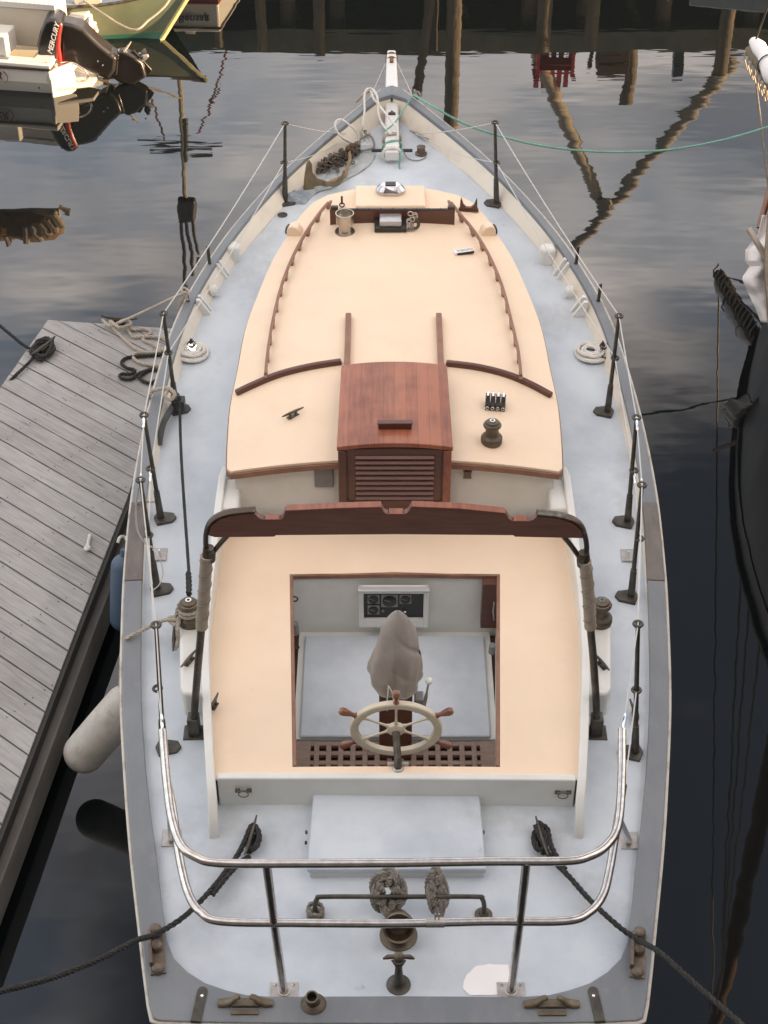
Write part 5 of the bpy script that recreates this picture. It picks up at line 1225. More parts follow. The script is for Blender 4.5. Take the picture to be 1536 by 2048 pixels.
pts = [P(330, 708, DZ+.02), P(290, 712, DZ+.02), P(255, 715, DZ+.02), P(243, 726, DZ+.02), P(254, 736, DZ+.02), P(270, 740, DZ+.02), P(262, 748, DZ+.02), P(242, 748, DZ+.02), P(242, 756, DZ+.02), P(262, 758, DZ+.02), P(282, 745, DZ+.02), P(310, 738, DZ+.02), P(322, 752, DZ+.02), P(300, 766, DZ+.02), P(282, 760, DZ+.02), P(280, 752, DZ+.03), P(300, 740, DZ+.02), P(330, 742, DZ+.02)]
rp(pts, .0165, M['blackr'], 'black rope lying in wavy bends on the dock beside the hull', n=6)
rp([P(180, 1070, DZ+.02), P(177, 1082, DZ+.03), P(174, 1092, DZ+.02), P(170, 1098, DZ+.03), P(178, 1098, DZ+.04), P(176, 1090, DZ+.05), P(172, 1100, DZ+.02)], .014, M['whiter'], 'small frayed knot of white rope on the dock boards')

# ================================================================== SKIFF WITH TILTED OUTBOARD
S0 = Vector((-4.10, 18.76, 0)); e1 = Vector((.984, -.18, 0)); e2 = Vector((.18, .984, 0))
SM = Matrix((( e1.x, e2.x, 0, S0.x), (e1.y, e2.y, 0, S0.y), (0, 0, 1, 0), (0, 0, 0, 1)))
skiff = empty('motor_skiff', 'white open motor skiff with its black outboard tilted up, stern towards the sailboat', 'motorboat', tuple(S0))
def sk(t, name, m, bevel=0, parent=None): return t.build(name, m, parent or skiff, bevel)
t = MB(); secs = []
def sec_(x, wd_, h):
    c = .95; return [(x, c-wd_, h), (x, c-wd_*.97, h*.45), (x, c-wd_*.80, -.12), (x, c, -.22), (x, c+wd_*.80, -.12), (x, c+wd_*.97, h*.45), (x, c+wd_, h)]
for x, wd_, h in ((0, .93, .375), (-1, .97, .385), (-2.2, .98, .41), (-3.4, .88, .48), (-4.4, .6, .62), (-5.2, .18, .70), (-5.4, .02, .74)): secs += sec_(x, wd_, h)
fs = []
for k in range(6):
    for q_ in range(6): fs.append((k*7+q_, k*7+q_+1, (k+1)*7+q_+1, (k+1)*7+q_))
t.add(secs, fs, False, SM); sk(t, 'hull', M['gelcoat'])
t = MB(); t.prism([(-.02, -.22), (.62, -.12), (.92, .2), (.95, .38), (.62, .38), (.55, .22), (-.55, .22), (-.62, .38), (-.95, .38), (-.92, .2), (-.62, -.12)], -.03, .03, SM @ Matrix(((0, 0, 1, 0), (1, 0, 0, .95), (0, 1, 0, 0), (0, 0, 0, 1)))); sk(t, 'transom', M['gelcoat'], .01)
# side decks, coaming, rub rail, floor
t = MB()
for y in (.09, 1.81): t.box((-2.1, y, .40), (4.3, .19, .05), SM)
t.box((-.10, .14, .401), (.22, .28, .05), SM); t.box((-.10, 1.66, .401), (.22, .5, .05), SM); sk(t, 'side_deck', M['gelcoat'], .012)
t = MB(); t.bar([SM @ Vector(p_) for p_ in ((.035, .55, .36), (.035, .012, .36), (-1, -.03, .37), (-2.2, -.04, .395), (-3.4, .055, .465))], .03, .03); sk(t, 'rub_rail', mat('dark_brown_rub_rail', (.07, .045, .035), .5), .004)
t = MB(); t.box((-2.2, .95, .12), (4.2, 1.5, .04), SM); sk(t, 'floor', M['tank'])
t = MB(); a = PY(33, 100, 19.25); b = PY(88, 40, 19.25)
t.box((-4.42, 19.62, .62), (.86, .42, .50), rot=(0, 0, R(-10.4))); sk(t, 'seat_box', M['tank'], .02)
t = MB(); t.box((-4.42, 19.62, .90), (.90, .46, .07), rot=(0, 0, R(-10.4))); 
for k in range(14): t.box((-4.80+k*.058, 19.69-k*.0107, .938), (.028, .42, .008), rot=(0, 0, R(-10.4)))
sk(t, 'seat_lid', M['gelcoat'], .006)
t = MB(); t.box((-4.86, 19.2, .56), (.62, .34, .26), rot=(0, 0, R(-10.4))); sk(t, 'locker', M['gelcoat'], .02)
for x, y in ((-.55, .12), (-1.2, .12)):
    t = MB(); t.box((x, y-.02, .429), (.12, .06, .006), SM); sk(t, 'deck_hatch', M['grey'])
t = MB(); t.prism([(.02, .03), (.46, .25), (.46, .50), (.02, .60)], .07, .115, SM); sk(t, 'swim_platform', M['gelcoat'], .012)
t = MB(); t.prism([(0, -.02), (.0, .33), (.07, .35), (.28, .385), (.31, .20), (.30, .03), (.20, -.02)], -.02, .02, SM @ Matrix.Translation((.015, .04, 0)) @ Matrix.Rotation(R(38), 4, 'Z') @ Matrix(((1, 0, 0, 0), (0, 0, 1, 0), (0, 1, 0, 0), (0, 0, 0, 1)))); sk(t, 'transom_panel', M['gelcoat'], .008)  # quarter panel of the transom, turned so the low sun strikes it
t = MB(); t.prism([(0, -.02), (.0, .40), (.34, .42), (.36, .30), (.24, .0)], -.02, .02, SM @ Matrix.Translation((.0, 1.05, 0)) @ Matrix.Rotation(R(58), 4, 'Z') @ Matrix(((1, 0, 0, 0), (0, 0, 1, 0), (0, 1, 0, 0), (0, 0, 0, 1)))); sk(t, 'transom_panel', M['gelcoat'], .008)
t = MB(); t.tube(catmull([SM @ Vector(p_) for p_ in ((.06, .26, .34), (.22, .26, .36), (.36, .27, .28), (.40, .28, .18), (.30, .29, .11), (.04, .28, .11))], 6), .013, 8); sk(t, 'boarding_handle', M['steel'])
t = MB(); t.tube(catmull([SM @ Vector(p_) for p_ in ((-.02, .05, .44), (.10, .2, .34), (.24, .3, .30))], 5), .007, 6); sk(t, 'tie_cord', M['greyr'])
for p_ in ((.02, 1.66), (-.1, 1.78)):
    t = MB(); t.box((p_[0], p_[1], .53), (.28, .07, .09), SM, rot=(0, -.3, .3)); sk(t, 'chock', M['tank'], .012)
text('&XR', .13, SM @ Matrix.Translation((-.69, -.036, .255)) @ basis((0, 0, 0), (1, .02, .0), (0, 0, 1)), M['mahogd'], skiff, 'side_lettering', bold=.004, shear=.3)
t = MB(); t.tube([SM @ Vector((-.56+.07*math.cos(a_), -.038, .245+.075*math.sin(a_))) for a_ in [R(-70+k*13) for k in range(12)]], [.002+.0005*k for k in range(12)], 5); sk(t, 'lettering_swoosh', M['mahogd'])
t = MB(); t.lathe([(.012, 0), (.012, .01), (.001, .01)], 10, SM @ Vector((-.12, .0, .13)), axis=(-.18, -.98, 0)); sk(t, 'drain', M['bronzed'])
# outboard
YM = 19.22
def sil(px, th, name, m, bevel, parent, y0=YM):
    v = [PY(a_, b_, y0) for a_, b_ in px]; t = MB()
    t.prism([(k.x, k.z) for k in v], -th/2, th/2, Matrix(((1, 0, 0, 0), (0, 0, -1, y0), (0, 1, 0, 0), (0, 0, 0, 1)))); return t.build(name, m, parent, bevel)
om = sil([(78, 79), (83, 55), (92, 34), (104, 27), (114, 26), (131, 37), (127, 60), (125, 85), (127, 110), (128, 128), (116, 122), (104, 117), (90, 113), (82, 106)], .36, 'outboard_motor', M['motor'], .04, skiff)
sil([(121.5, 35), (129, 38), (125, 60), (124, 82), (127, 105), (129, 127), (121.5, 126), (116.5, 102), (115, 80), (117.5, 58)], .372, 'red_band', M['red'], .02, om)
sil([(124, 36), (150, 42), (170, 50), (186, 66), (205, 84), (236, 108), (232, 134), (219, 152), (196, 142), (172, 130), (150, 122), (126, 126)], .27, 'midsection', M['motor'], .04, om)
sil([(160, 60), (185, 70), (222, 98), (240, 104), (236, 146), (205, 148), (175, 132)], .17, 'bracket_arm', M['motor'], .02, om)
sil([(232, 104), (243, 96), (262, 104), (286, 122), (294, 150), (265, 168), (238, 160), (224, 150)], .15, 'lower_unit', M['motor'], .03, om)
sil([(262, 102), (268, 100), (302, 137), (304, 141), (297, 148), (266, 170), (258, 166), (284, 146)], .03, 'skeg', M['motor'], .006, om)
pc_ = PY(284, 118, YM)
for k in range(3):
    a = k*2*PI/3+.5; t = MB(); d = Vector((0, math.cos(a), math.sin(a))); ax_ = Vector((.75, 0, .45)).normalized()
    t.tube([pc_+d*.02, pc_+d*.08+ax_*.02, pc_+d*.14+ax_*.03], [.02, .045, .012], 10, flat=.25); t.build('propeller_blade', M['bronzed'], om)
t = MB(); t.lathe([(.03, -.06), (.035, .04), (.02, .09), (.001, .10)], 12, pc_, axis=(.75, 0, .45)); t.build('propeller_hub', M['steelr'], om)
t = MB(); t.tube([PY(248, 103, YM-.05), PY(256, 92, YM-.05), PY(262, 84, YM-.05)], [.014, .012, .006], 8); t.build('trim_tab', M['tank'], om)
for k, (u_, v_) in enumerate([(252, 104), (279, 107), (288, 116), (196, 122), (206, 130), (172, 143)]):
    t = MB(); t.ball(PY(u_, v_, YM-.13), .014, 8); t.build('bolt', M['steel'], om)
a, b = PY(99, 109, YM-.186), PY(115, 46, YM-.186)
dx = (b-a).normalized(); m4 = basis((a+b)/2+Vector((-.0, 0, 0)), dx, (-dx.z, 0, dx.x))
tx = text('MERCURY', .082, m4, M['paper'], om, 'motor_lettering', depth=.003, shear=.35, bold=.0015, sx=1.08)
lift(skiff)
# ================================================================== GREEN BOAT
gb_ = empty('green_boat', 'faded green boat with pale yellow stem lying bow-on behind the motor skiff', 'boat', (-4.2, 20.6, 0))
wl = [(-7.4, 19.9), (-5.6, 19.75), (-4.4, 19.95), (-3.6, 20.2), (-2.94, 20.47)]
gw = [(-7.4, 19.55, .50), (-5.6, 19.75-.22, .52), (-4.4, 20.02, .50), (-3.5, 20.38, .60), (-2.42, 20.86, .80)]
gw = [PY(-420, 62, 19.6), PY(-200, 34, 19.8), PY(0, 13, 20.05), PY(150, 15, 20.3), PY(270, 0, 20.5), PY(398, -45, 20.75)]
wl = [Vector((gw[0].x, gw[0].y+.15, 0)), Vector((gw[1].x, gw[1].y+.15, 0)), Vector((gw[2].x, gw[2].y+.14, 0)), Vector((gw[3].x+.0, gw[3].y+.12, 0)), Vector((gw[4].x-.05, gw[4].y+.0, 0)), Vector((-2.94, 20.47, 0))]
def side(A, B, lo, hi, far=0):
    t = MB(); Ac, Bc = catmull(A, 6), catmull(B, 6); n = len(Ac)
    def f(u, v):
        i = min(int(u*(n-1)+.5), n-1); q_ = Ac[i].lerp(Bc[i], lo+(hi-lo)*v)
        if far:
            ax0, ax1 = Vector((-8, 21.3)), Vector((gw[-1].x, gw[-1].y)); u2 = (q_.x-gw[-1].x)/(ax0.x-ax1.x); yc = ax1.y+(ax0.y-ax1.y)*u2; q_ = Vector((q_.x, 2*yc-q_.y, q_.z))
        return q_
    t.grid(f, n-1, 6); return t
low = [p_+Vector((0, .1, -.3)) for p_ in wl]
for far in (0, 1):
    side(wl, gw, .12, 1, far).build('hull', M['green'], gb_); side(low, wl, 0, 1, far).build('bottom', M['greenb'], gb_); side(wl, gw, 0, .12, far).build('boot_stripe', M['greenb'], gb_)
    t = MB(); cg = catmull(gw, 6)
    def fz(p_):
        if not far: return p_
        ax0, ax1 = Vector((-8, 21.3)), Vector((gw[-1].x, gw[-1].y)); u2 = (p_.x-gw[-1].x)/(ax0.x-ax1.x); return Vector((p_.x, 2*(ax1.y+(ax0.y-ax1.y)*u2)-p_.y, p_.z))
    t.tube([fz(p_)+Vector((0, 0, .01)) for p_ in cg], .022, 8); t.build('gunwale', M['bronzed'], gb_)
t = MB(); t.bar([Vector((-2.925, 20.455, -.2)), Vector((-2.93, 20.455, 0)), wl[-1].lerp(gw[-1], .5)+Vector((.01, -.01, 0)), gw[-1]+Vector((.01, -.01, 0))], .05, .05); t.build('stem', M['yellow'], gb_, .008)
t = MB(); cg = catmull(gw, 6); vs = [p_+Vector((0, .05, -.06)) for p_ in cg]
def fz2(p_):
    ax0, ax1 = Vector((-8, 21.3)), Vector((gw[-1].x, gw[-1].y)); u2 = (p_.x-gw[-1].x)/(ax0.x-ax1.x); return Vector((p_.x, 2*(ax1.y+(ax0.y-ax1.y)*u2)-p_.y-.05, p_.z))
t.grid(lambda u, v: vs[min(int(u*(len(vs)-1)+.5), len(vs)-1)].lerp(fz2(vs[min(int(u*(len(vs)-1)+.5), len(vs)-1)]), v)+Vector((0, 0, .04*math.sin(PI*v))), len(vs)-1, 8); t.build('deck', mat('pale_blue_boat_deck', (.30, .34, .38), .6), gb_)
t = MB(); t.box((-5.3, 20.6, .72), (1.2, .7, .35)); t.build('cuddy', M['fenderb'], gb_, .05)
lift(gb_)
rp([SM @ Vector((-.05, 1.62, .56)), PY(260, 58, 19.9), PY(300, 38, 20.0), PY(330, 12, 20.1), PY(345, -10, 20.2)], .014, M['tanr'], 'sunlit tan rope curving from the motor skiff past the green bow', 'mooring line')
# ================================================================== SMALL WHITE BOAT, seen in the water
wb = empty('runabout', 'small white runabout with red bottom stripe, mirrored beside the green bow', 'motorboat', (-3, 22, 0))
c0 = PR(440, 60, 21.75); lft_ = PR(325, 60, 21.75)
x1, x0_ = c0.x, c0.x-2.6; hB = c0.z
t = MB(); ff = Vector((.34, 1.5, 0))
def wsec(x, s_): return
near = [Vector((x0_, 21.95, 0)), Vector((x0_+.5, 21.78, 0)), Vector((x1, 21.75, 0))]
pl = [Vector((x0_-.5, 22.5, 0)), Vector((x0_+.2, 21.85, 0)), Vector((x1, 21.75, 0)), Vector((x1+.22, 22.9, 0)), Vector((x0_+.4, 23.1, 0))]
t.prism([(p_.x, p_.y) for p_ in pl], .05, hB); t.build('hull', M['gelcoat'], wb, .03)
t = MB(); t.prism([(p_.x+(.0), p_.y) for p_ in pl], -.2, .05); t.build('bottom', M['redb'], wb)
t = MB(); t.prism([(p_.x, p_.y-.006) for p_ in pl], .055, .075); t.build('waterline_stripe', M['red'], wb)
pr2 = [(p_.x+(.02 if p_.x > -2.6 else -.02), p_.y+(-.02 if p_.y < 22.4 else .02)) for p_ in pl]
t = MB(); t.prism(pr2, hB-.045, hB-.02); t.build('rub_rail', M['black'], wb)
t = MB(); t.prism([(p_.x*.98-.05, p_.y*.98+.45) for p_ in pl], hB, hB+.04); t.build('deck', M['gelcoat'], wb, .01)
t = MB(); t.box((PR(383, 80, 22.3).x, 22.3, hB+.14), (.14, .2, .22)); t.build('console', M['tank'], wb, .01)
t = MB(); t.box((PR(341, 80, 22.3).x, 22.3, hB+.12), (.09, .2, .16)); t.build('seat', M['mahogd'], wb, .01)
text('Bensay', .15, basis(Vector((PR(388, 44, 21.75).x, 21.745, .27)), (1, 0, 0), (0, 0, 1)), M['ink'], wb, 'boat_lettering', bold=.003)
t = MB(); xx = PR(414, 44, 21.75).x; t.prism([(-.035, -.05), (.035, -.05), (0, .06)], 0, .004, basis(Vector((xx, 21.75, .27)), (1, 0, 0), (0, 0, 1))); t.build('emblem', M['ink'], wb)
lift(wb)
M['greyhull'] = mat('weathered_grey_hull', (.34, .32, .30), .5, c2=(.18, .17, .16), scale=2, stretch=(1, 1, .4))
# ================================================================== BOAT ON THE RIGHT
rb = empty('schooner', 'dark-hulled old sailing boat at the right edge with cloth-wrapped bowsprit', 'sailboat', (5, 11, 0))
rl = catmull([(3.98, 15.35, 1.32), (3.72, 14.5, 1.27), (3.48, 13.5, 1.22), (3.30, 12.5, 1.2), (3.24, 11.6, 1.2), (3.28, 10.4, 1.2), (3.55, 8.4, 1.22), (4.1, 6.4, 1.3)], 6)
def mir(p_): return Vector((2*(4.9-(p_.y-10)*.0)-p_.x, p_.y, p_.z))
axx = lambda y: 4.0+.9*min(1, (15.35-y)/4.0) if y > 11.35 else 4.9
def rh(u, v, sgn=1):
    i = min(int(u*(len(rl)-1)+.5), len(rl)-1); p_ = rl[i]; tt = v; cxn = 5.0 if p_.y < 12 else 5.0-(p_.y-12)/3.35*1.0
    x = p_.x+(cxn-p_.x)*(.12*tt**1.5+.35*tt*max(0, (p_.y-12)/3.35)); 
    if sgn < 0: x = 2*cxn-x
    return Vector((x, p_.y-.9*tt*max(0, (p_.y-12)/3.35)**2, p_.z*(1-tt)-.5*tt))
for sgn in (1, -1):
    t = MB(); t.grid(lambda u, v: rh(u, v, sgn), len(rl)-1, 8); t.build('hull', M['greyhull'], rb)
    t = MB(); t.bar([rh(i/(len(rl)-1), 0, sgn)+Vector((0, 0, .02)) for i in range(len(rl))], .10, .05); t.build('rail', M['pile'], rb)
t = MB(); t.grid(lambda u, v: rh(u, 0, 1).lerp(rh(u, 0, -1), v)-Vector((0, 0, .25)), len(rl)-1, 6); t.build('deck', M['teak'], rb)
a0, a1 = Vector((4.25, 14.2, 1.30)), Vector((3.87, 17.0, 1.40))
t = MB(); t.tube([a0, a1], [.11, .075], 12); t.build('bowsprit', M['pile'], rb)
t = MB(); pts = [a1.lerp(a0, k/16)+Vector((.0+.01*k/3, 0, .10+.015*math.sin(k*1.3))) for k in range(17)]
t.tube(pts, [.05+.07*min(1, k/4)+.016*math.sin(k*2.1) for k in range(17)], 14); jb = t.build('furled_jib', M['cloth'], rb)
for k in (3, 6, 9, 12): t = MB(); c_ = pts[k]; t.tube([c_+Vector((.12*math.cos(a_), 0, .12*math.sin(a_))) for a_ in [j*PI/8 for j in range(16)]], .008, 5, closed=True); t.build('sail_tie', M['blackr'], jb)
t = MB()
for k in range(26):
    p_ = a1.lerp(a0, k/26)+Vector((-.06, 0, -.03)); t.tube([p_+Vector((0, 0, .06)), p_+Vector((-.02, -.03, -.05)), p_+Vector((.02, -.07, -.16-.005*k))], .010, 5)
t.rope([a1, a1.lerp(a0, .3)+Vector((-.04, 0, -.18)), a1.lerp(a0, .6)+Vector((-.05, 0, -.34))], .02, 6); o = t.build('rope_netting', M['tanr'], rb); o['kind'] = 'stuff'
t = MB(); t.tube([a1, Vector((3.9, 15.0, .35))], .012, 6); t.build('bobstay', M['chain'], rb)
mtop = Vector((4.2, 12.5, 10.3))
t = MB(); t.tube([(4.2, 12.5, .9), mtop], [.13, .085], 14); t.build('mast', M['rust'], rb)
t = MB(); t.tube([a1, mtop], .011, 6); t.build('forestay', M['bronzed'], rb)
for y_ in (11.0, 11.6, 12.1):
    t = MB(); t.tube([(3.32, y_, 1.22), mtop-Vector((0, 0, .5+.2*(y_-11)))], .013, 6); t.build('shroud', M['bronzed'], rb)
t = MB(); t.tube([(4.2, 12.3, 2.2), (4.75, 7.2, 2.35)], .075, 10); t.build('boom', M['pilel'], rb)
t = MB(); pts = [Vector((4.2, 12.2, 2.42)).lerp(Vector((4.73, 7.4, 2.55)), k/24) for k in range(25)]; t.tube(pts, [.13+.02*math.sin(k*1.9) for k in range(25)], 12); t.build('furled_mainsail', M['cloth'], rb)
t = MB(); t.box((4.75, 9.3, 1.35), (1.1, 1.9, .55)); t.build('deckhouse', M['white'], rb, .04)
# white tarp thrown over the rail
tp = [(1560, 425), (1524, 436), (1516, 470), (1492, 498), (1490, 520), (1500, 530), (1484, 556), (1496, 585), (1510, 610), (1522, 645), (1560, 600)]
def tarp(u, v):
    n = 40; yv = 430+215*v; L_ = lin([(430, 1524), (470, 1516), (500, 1491), (522, 1490), (532, 1500), (556, 1484), (590, 1498), (615, 1511), (646, 1523)], yv)
    px = L_+(1640-L_)*u; Yd = 13.75-.55*v+.05*math.sin(u*16+v*3)+.04*noise.noise(Vector((u*6, v*9, 1)))
    return PY(px, yv, Yd)
t = MB(); t.grid(tarp, 60, 40); o = t.build('white_tarp', M['cloth']); so_ = o.modifiers.new('thickness', 'SOLIDIFY'); so_.thickness = .006
tag(o, 'white cotton tarp thrown over the rail of the boat at the right edge', 'tarp')
a, b = PY(1497, 457, 13.45), PY(1550, 545, 13.2); t = MB(); t.bar([a, b], .055, .03); o = t.build('wooden_batten', mat('bare_batten', (.48, .40, .35), .7, c2=(.40, .32, .27), scale=9), None, .004); tag(o, 'bare pale wooden batten lying over the white tarp', 'batten')
a, b = PY(1519, 456, 13.8), PY(1542, 370, 14.1); t = MB(); t.tube([a, b], .03, 10); o = t.build('boat_hook', M['trim']); tag(o, 'brown wooden pole standing above the white tarp', 'pole')
lift(rb)
# ================================================================== BOAT ON THE LEFT (its boom is seen in the water)
lb = empty('ketch', 'moored ketch outside the left edge whose boom with tan furled sail is mirrored', 'sailboat', (-8, 20, 0))
t = MB(); t.prism([(-6.3, 20.9), (-6.1, 19.6), (-6.6, 18.9), (-9.5, 18.7), (-11.8, 20.1), (-9.5, 21.4)], -.3, .85); t.build('hull', M['darkhull'], lb, .05)
t = MB(); t.tube([(-8.2, 20, .8), (-8.2, 20, 8)], .1, 12); t.build('mast', M['pilel'], lb)
bA, bB = Vector((-8.2, 20, 2.3)), PR(120, 425, 20)
t = MB(); t.tube([bA, bB], .06, 10); t.build('boom', M['pilel'], lb)
t = MB(); pts = [bA.lerp(bB, k/30)+Vector((0, 0, .20)) for k in range(31)]; t.tube(pts, [.20+.02*math.sin(k*1.7)-(.10 if k > 29 else 0) for k in range(31)], 14); t.build('furled_sail', mat('ochre_sailcloth', (.34, .22, .11), .9, c2=(.24, .15, .075), scale=6, bump=.3, bscale=12), lb)
for k, (u_, v_, w_, z_) in enumerate([(52, 455, 52, 488), (64, 450, 82, 480), (80, 445, 99, 470), (95, 438, 112, 462), (108, 425, 126, 454), (118, 414, 140, 424), (10, 470, 18, 488)]):
    t = MB(); t.tube([PR(u_, v_, 19.72), PR(w_, z_, 19.72)], .045, 8); t.build('wooden_hoop', M['pilel'], lb)
lift(lb)
# ================================================================== WHARF
YW = 28.0
wf = empty('wharf', 'tall timber wharf on piles across the head of the basin', 'wharf', (2, 32, 0))
t = MB(); t.box((4, 34, 3.38), (44, 12, .22)); t.build('wharf_deck', M['wharf'], wf)
t = MB(); t.box((4, 27.93, 3.30), (44, .12, .42)); t.build('fascia', M['wharf'], wf)
t = MB(); t.box((4, 40.2, 1.5), (44, .3, 4)); t.build('dark_backing', M['black'], wf)  # black sheet added to stand in for the shade under the wharf
random.seed(21)
for k in range(30):
    x = -16+k*1.4+random.uniform(-.3, .3); t = MB()
    t.tube([(x, 28.2, -1), (x+random.uniform(-.05, .05), 28.2, 3.25)], .14, 10); t.build('pile', M['pile'], wf)
for k in range(14):
    t = MB(); x = -15+k*3; t.tube([(x, 28.35, .6), (x+1.4, 28.35, 3.1)], .07, 6); t.build('cross_brace', M['pile'], wf)
lift(wf)
for px, yt, r_, yb_ in ((440, 94, .08, YW), (525, 100, .10, YW), (640, 110, .11, YW), (861, 95, .13, YW), (1085, 96, .14, YW), (1180, 92, .13, YW)):
    a = PR(px, yt, 27.7); t = MB(); t.tube([(a.x, 27.7, -1), (a.x, 27.7, a.z)], [r_*1.05, r_*.9], 12); o = t.build('piling', M['pile'])
    tag(o, 'round timber piling standing against the wharf face', 'piling', 'pilings along the wharf')
for px, yt, r_, lab in ((902, 246, .125, 'tallest piling, lit orange on one side, mirrored to the right of the bowsprit'), (835, 180, .08, 'leaning dark piling mirrored just behind the bowsprit tip'), (1440, 145, .125, 'thick greenish piling mirrored near the right edge')):
    a = PR(px, yt, 27.5); t = MB(); lx = .5 if 'leaning' in lab else 0; t.tube([(a.x+lx*1.3, 27.5, -1), (a.x, 27.5, a.z)], [r_*1.1, r_], 14); o = t.build('piling', M['pile']); tag(o, lab, 'piling', 'pilings along the wharf')
    t = MB(); t.lathe([(r_*1.15, 0), (r_*1.1, .1), (.01, .22)], 14, (a.x, 27.5, a.z)); t.build('piling_cap', M['pilel'], o)
# A-frame of pale spars
af = empty('shear_legs', 'two pale timber spars crossing in an A-frame above the wharf', 'spars', (4, 28.5, 3.5))
Yf = 28.4
for a, b, r0, r1 in (((1062, 80), (1205, 418), .13, .11), ((1470, 120), (1150, 495), .13, .10)):
    t = MB(); t.tube([PR(*a, Yf), PR(*b, Yf+.3)], [r0, r1], 12); t.build('spar', M['pilel'], af)
t = MB(); pc_ = PR(1208, 408, Yf+.15); t.lathe([(.14, -.12), (.15, 0), (.14, .12)], 12, pc_, axis=(.3, 1, .3)); t.build('lashing', M['tanr'], af)
lift(af)
# mast with crow's nest
mt_ = empty('signal_mast', 'slender mast with crosstrees and lookout box mirrored left of the bow', 'mast', (-3.5, 28.4, 3.5))
def mp_(px, py): return PR(px, py, 28.4)
t = MB(); t.tube([Vector((mp_(372, 300).x, 28.4, 3.45)), mp_(368, 300), mp_(370, 400)], .045, 8); t.build('pole', M['pilel'], mt_)
t = MB(); t.tube([mp_(275, 283), mp_(445, 294)], .045, 6); t.build('crosstree', M['bronzed'], mt_)
t = MB(); t.tube([mp_(300, 300), mp_(425, 306)], .035, 6); t.build('crosstree', M['bronzed'], mt_)
t = MB(); t.tube([mp_(372, 240), mp_(372, 320)], .05, 6); t.build('topmast_fitting', M['bronzed'], mt_)
t = MB(); c_ = mp_(373, 418); t.box(c_, (.32, .3, .36)); t.build('lookout_box', M['bronzed'], mt_, .04)
for a, b in (((362, 432), (372, 600)), ((372, 432), (385, 545)), ((386, 430), (394, 520))):
    t = MB(); t.tube([mp_(*a), mp_(*b)], .035, 6); t.build('mast_leg', M['bronzed'], mt_)
for a, b in (((300, 190), (330, 280)), ((440, 175), (395, 270)), ((455, 100), (420, 210))):
    t = MB(); t.tube([mp_(*a), mp_(*b)], .02, 6); t.build('stay', M['redb'], mt_)
lift(mt_)
# clutter on the wharf edge
# red slatted chair
rc = empty('slatted_chair', 'bright red slatted chair standing on the wharf edge', 'chair', tuple(PR(1108, 95, 28.3)))
c_ = PR(1108, 110, 28.3); b0_ = Vector((c_.x, 28.3, 3.49))
for k in range(5):
    t = MB(); t.box(b0_+Vector(((k-2)*.13, .1, .62)), (.09, .03, .85 if k in (1, 2, 3) else .7), rot=(-.2, 0, 0)); t.build('back_slat', M['red'], rc)
t = MB(); t.box(b0_+Vector((0, -.15, .35)), (.62, .5, .04)); t.build('seat', M['red'], rc)
for s in (-1, 1):
    t = MB(); t.box(b0_+Vector((s*.34, -.15, .52)), (.08, .6, .03)); t.build('armrest', M['red'], rc)
    for y_ in (-.35, .15): t = MB(); t.box(b0_+Vector((s*.31, y_, .25)), (.06, .06, .5)); t.build('leg', M['red'], rc)
lift(rc)
for px, yt, w_, d_, m_, nm, lab in ((1225, 146, .55, .5, M['rust'], 'fish_crate', 'brown stack of boxes on the wharf edge'), (1350, 160, .18, .2, M['darkhull'], 'winch_post', 'thin dark hoist post on the wharf'), (1251, 205, .24, .24, M['pile'], 'mooring_post', 'lone brown mooring post rising above the wharf edge'), (1176, 138, .08, .08, M['pile'], 'thin_post', 'thin short post beside the red chair')):
    a = PR(px, yt, 28.4); t = MB(); h_ = a.z-3.49
    if nm in ('mooring_post', 'thin_post'): t.tube([(a.x, 28.4, 3.48), (a.x+.05, 28.4, 3.49+h_*.6), (a.x, 28.4, a.z)], [w_*.5, w_*.45, w_*.55], 10)
    else:
        n_ = max(1, int(h_/.28))
        for k in range(n_): t.box((a.x+random.uniform(-.03, .03), 28.4, 3.49+h_*(k+.5)/n_), (w_, d_, h_/n_*.94))
    o = t.build(nm, m_, None, .01); tag(o, lab, 'crates' if nm == 'fish_crate' else 'post')
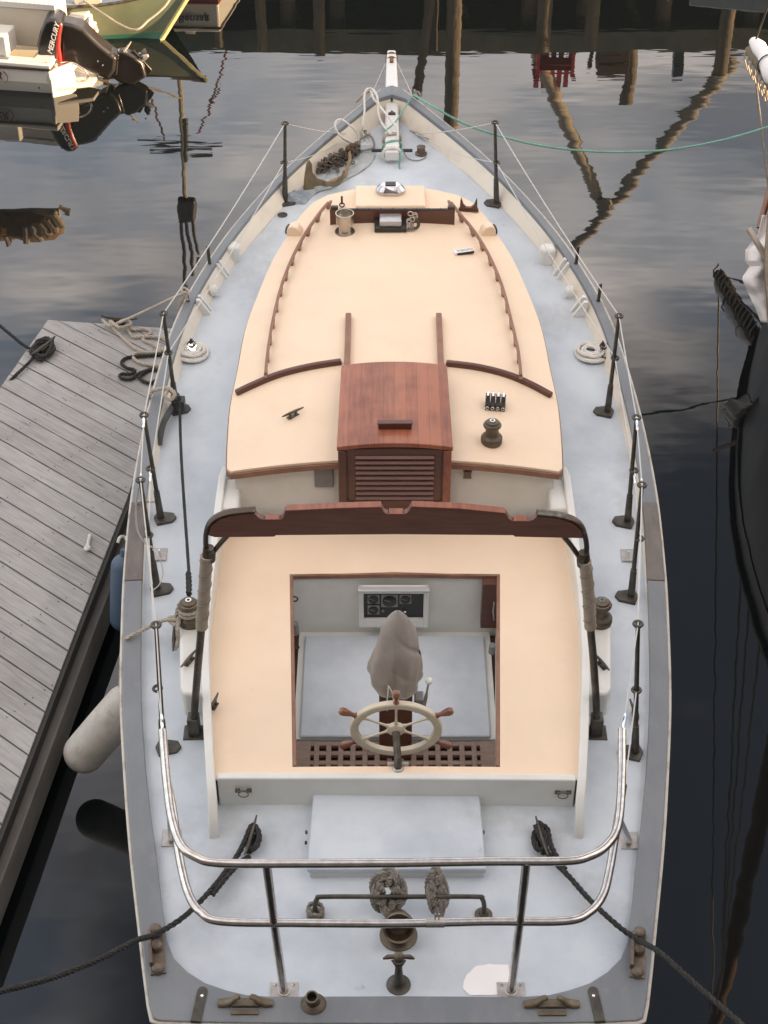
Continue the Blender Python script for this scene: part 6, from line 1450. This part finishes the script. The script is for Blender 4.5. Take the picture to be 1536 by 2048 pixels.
# unseen building added on the right to keep the sun off the sailboat
bd = empty('sun_blocker', 'long unseen shingled building added on the right to shade the sailboat', 'building', (20, -2, 0))
t = MB(); t.box((21, -4.4, 3.6), (12, 38, 8.2)); t.build('wall', M['shingle'], bd)
t = MB(); t.prism([(14.4, 7.7), (27.6, 7.7), (21, 11.4)], -23.8, 14.8, Matrix(((1, 0, 0, 0), (0, 0, 1, 0), (0, 1, 0, 0), (0, 0, 0, 1)))); t.build('roof', M['roof'], bd)
for k in range(9):
    t = MB(); t.box((14.98, -20.2+k*3.9, 3.4), (.08, 1.3, 1.7)); wn_o = t.build('window', M['white'], bd)
    t = MB(); t.box((14.93, -20.2+k*3.9, 3.4), (.04, 1.1, 1.5)); t.build('pane', M['dash'], wn_o)
t = MB(); t.box((20.8, -1.5, -.2), (13, 40, 1.0)); t.build('quay', M['dockside'], bd)
lift(bd)

# pale float at the top right
p0, p1 = P(1385, -50, .22), P(1600, -32, .22)
fl_ = MB(); d_ = (p1-p0); d_.z = 0; d_.normalize(); n_ = Vector((-d_.y, d_.x, 0)); q0 = p0; q1 = p0+d_*4.0
fl_.prism([(q0.x, q0.y), (q1.x, q1.y), ((q1+n_*2).x, (q1+n_*2).y), ((q0+n_*2).x, (q0+n_*2).y)], -.2, .22); o = fl_.build('work_float', M['tarp'], None, .02); tag(o, 'pale grey work float moored at the top right in front of the wharf', 'float')
# unseen block added behind the camera, cuts the rear sky to darken aft faces
qs = empty('sky_blocker', 'tall unseen shingled block added behind the camera to shut out the rear sky', 'building', (0, -7, 0))
t = MB(); t.box((0, -8, 6.5), (60, 12, 15)); t.build('wall', M['shingle'], qs)
t = MB(); t.prism([(-14.6, 14.02), (-1.4, 14.02), (-8, 17.5)], -30.5, 30.5, Matrix(((0, 0, 1, 0), (1, 0, 0, 0), (0, 1, 0, 0), (0, 0, 0, 1)))); t.build('roof', M['roof'], qs)
for k in range(9):
    t = MB(); t.box((-24+k*6, -1.98, 5.5), (1.4, .08, 1.8)); wn_o = t.build('window', M['white'], qs)
    t = MB(); t.box((-24+k*6, -1.93, 5.5), (1.2, .04, 1.6)); t.build('pane', M['dash'], wn_o)
lift(qs)
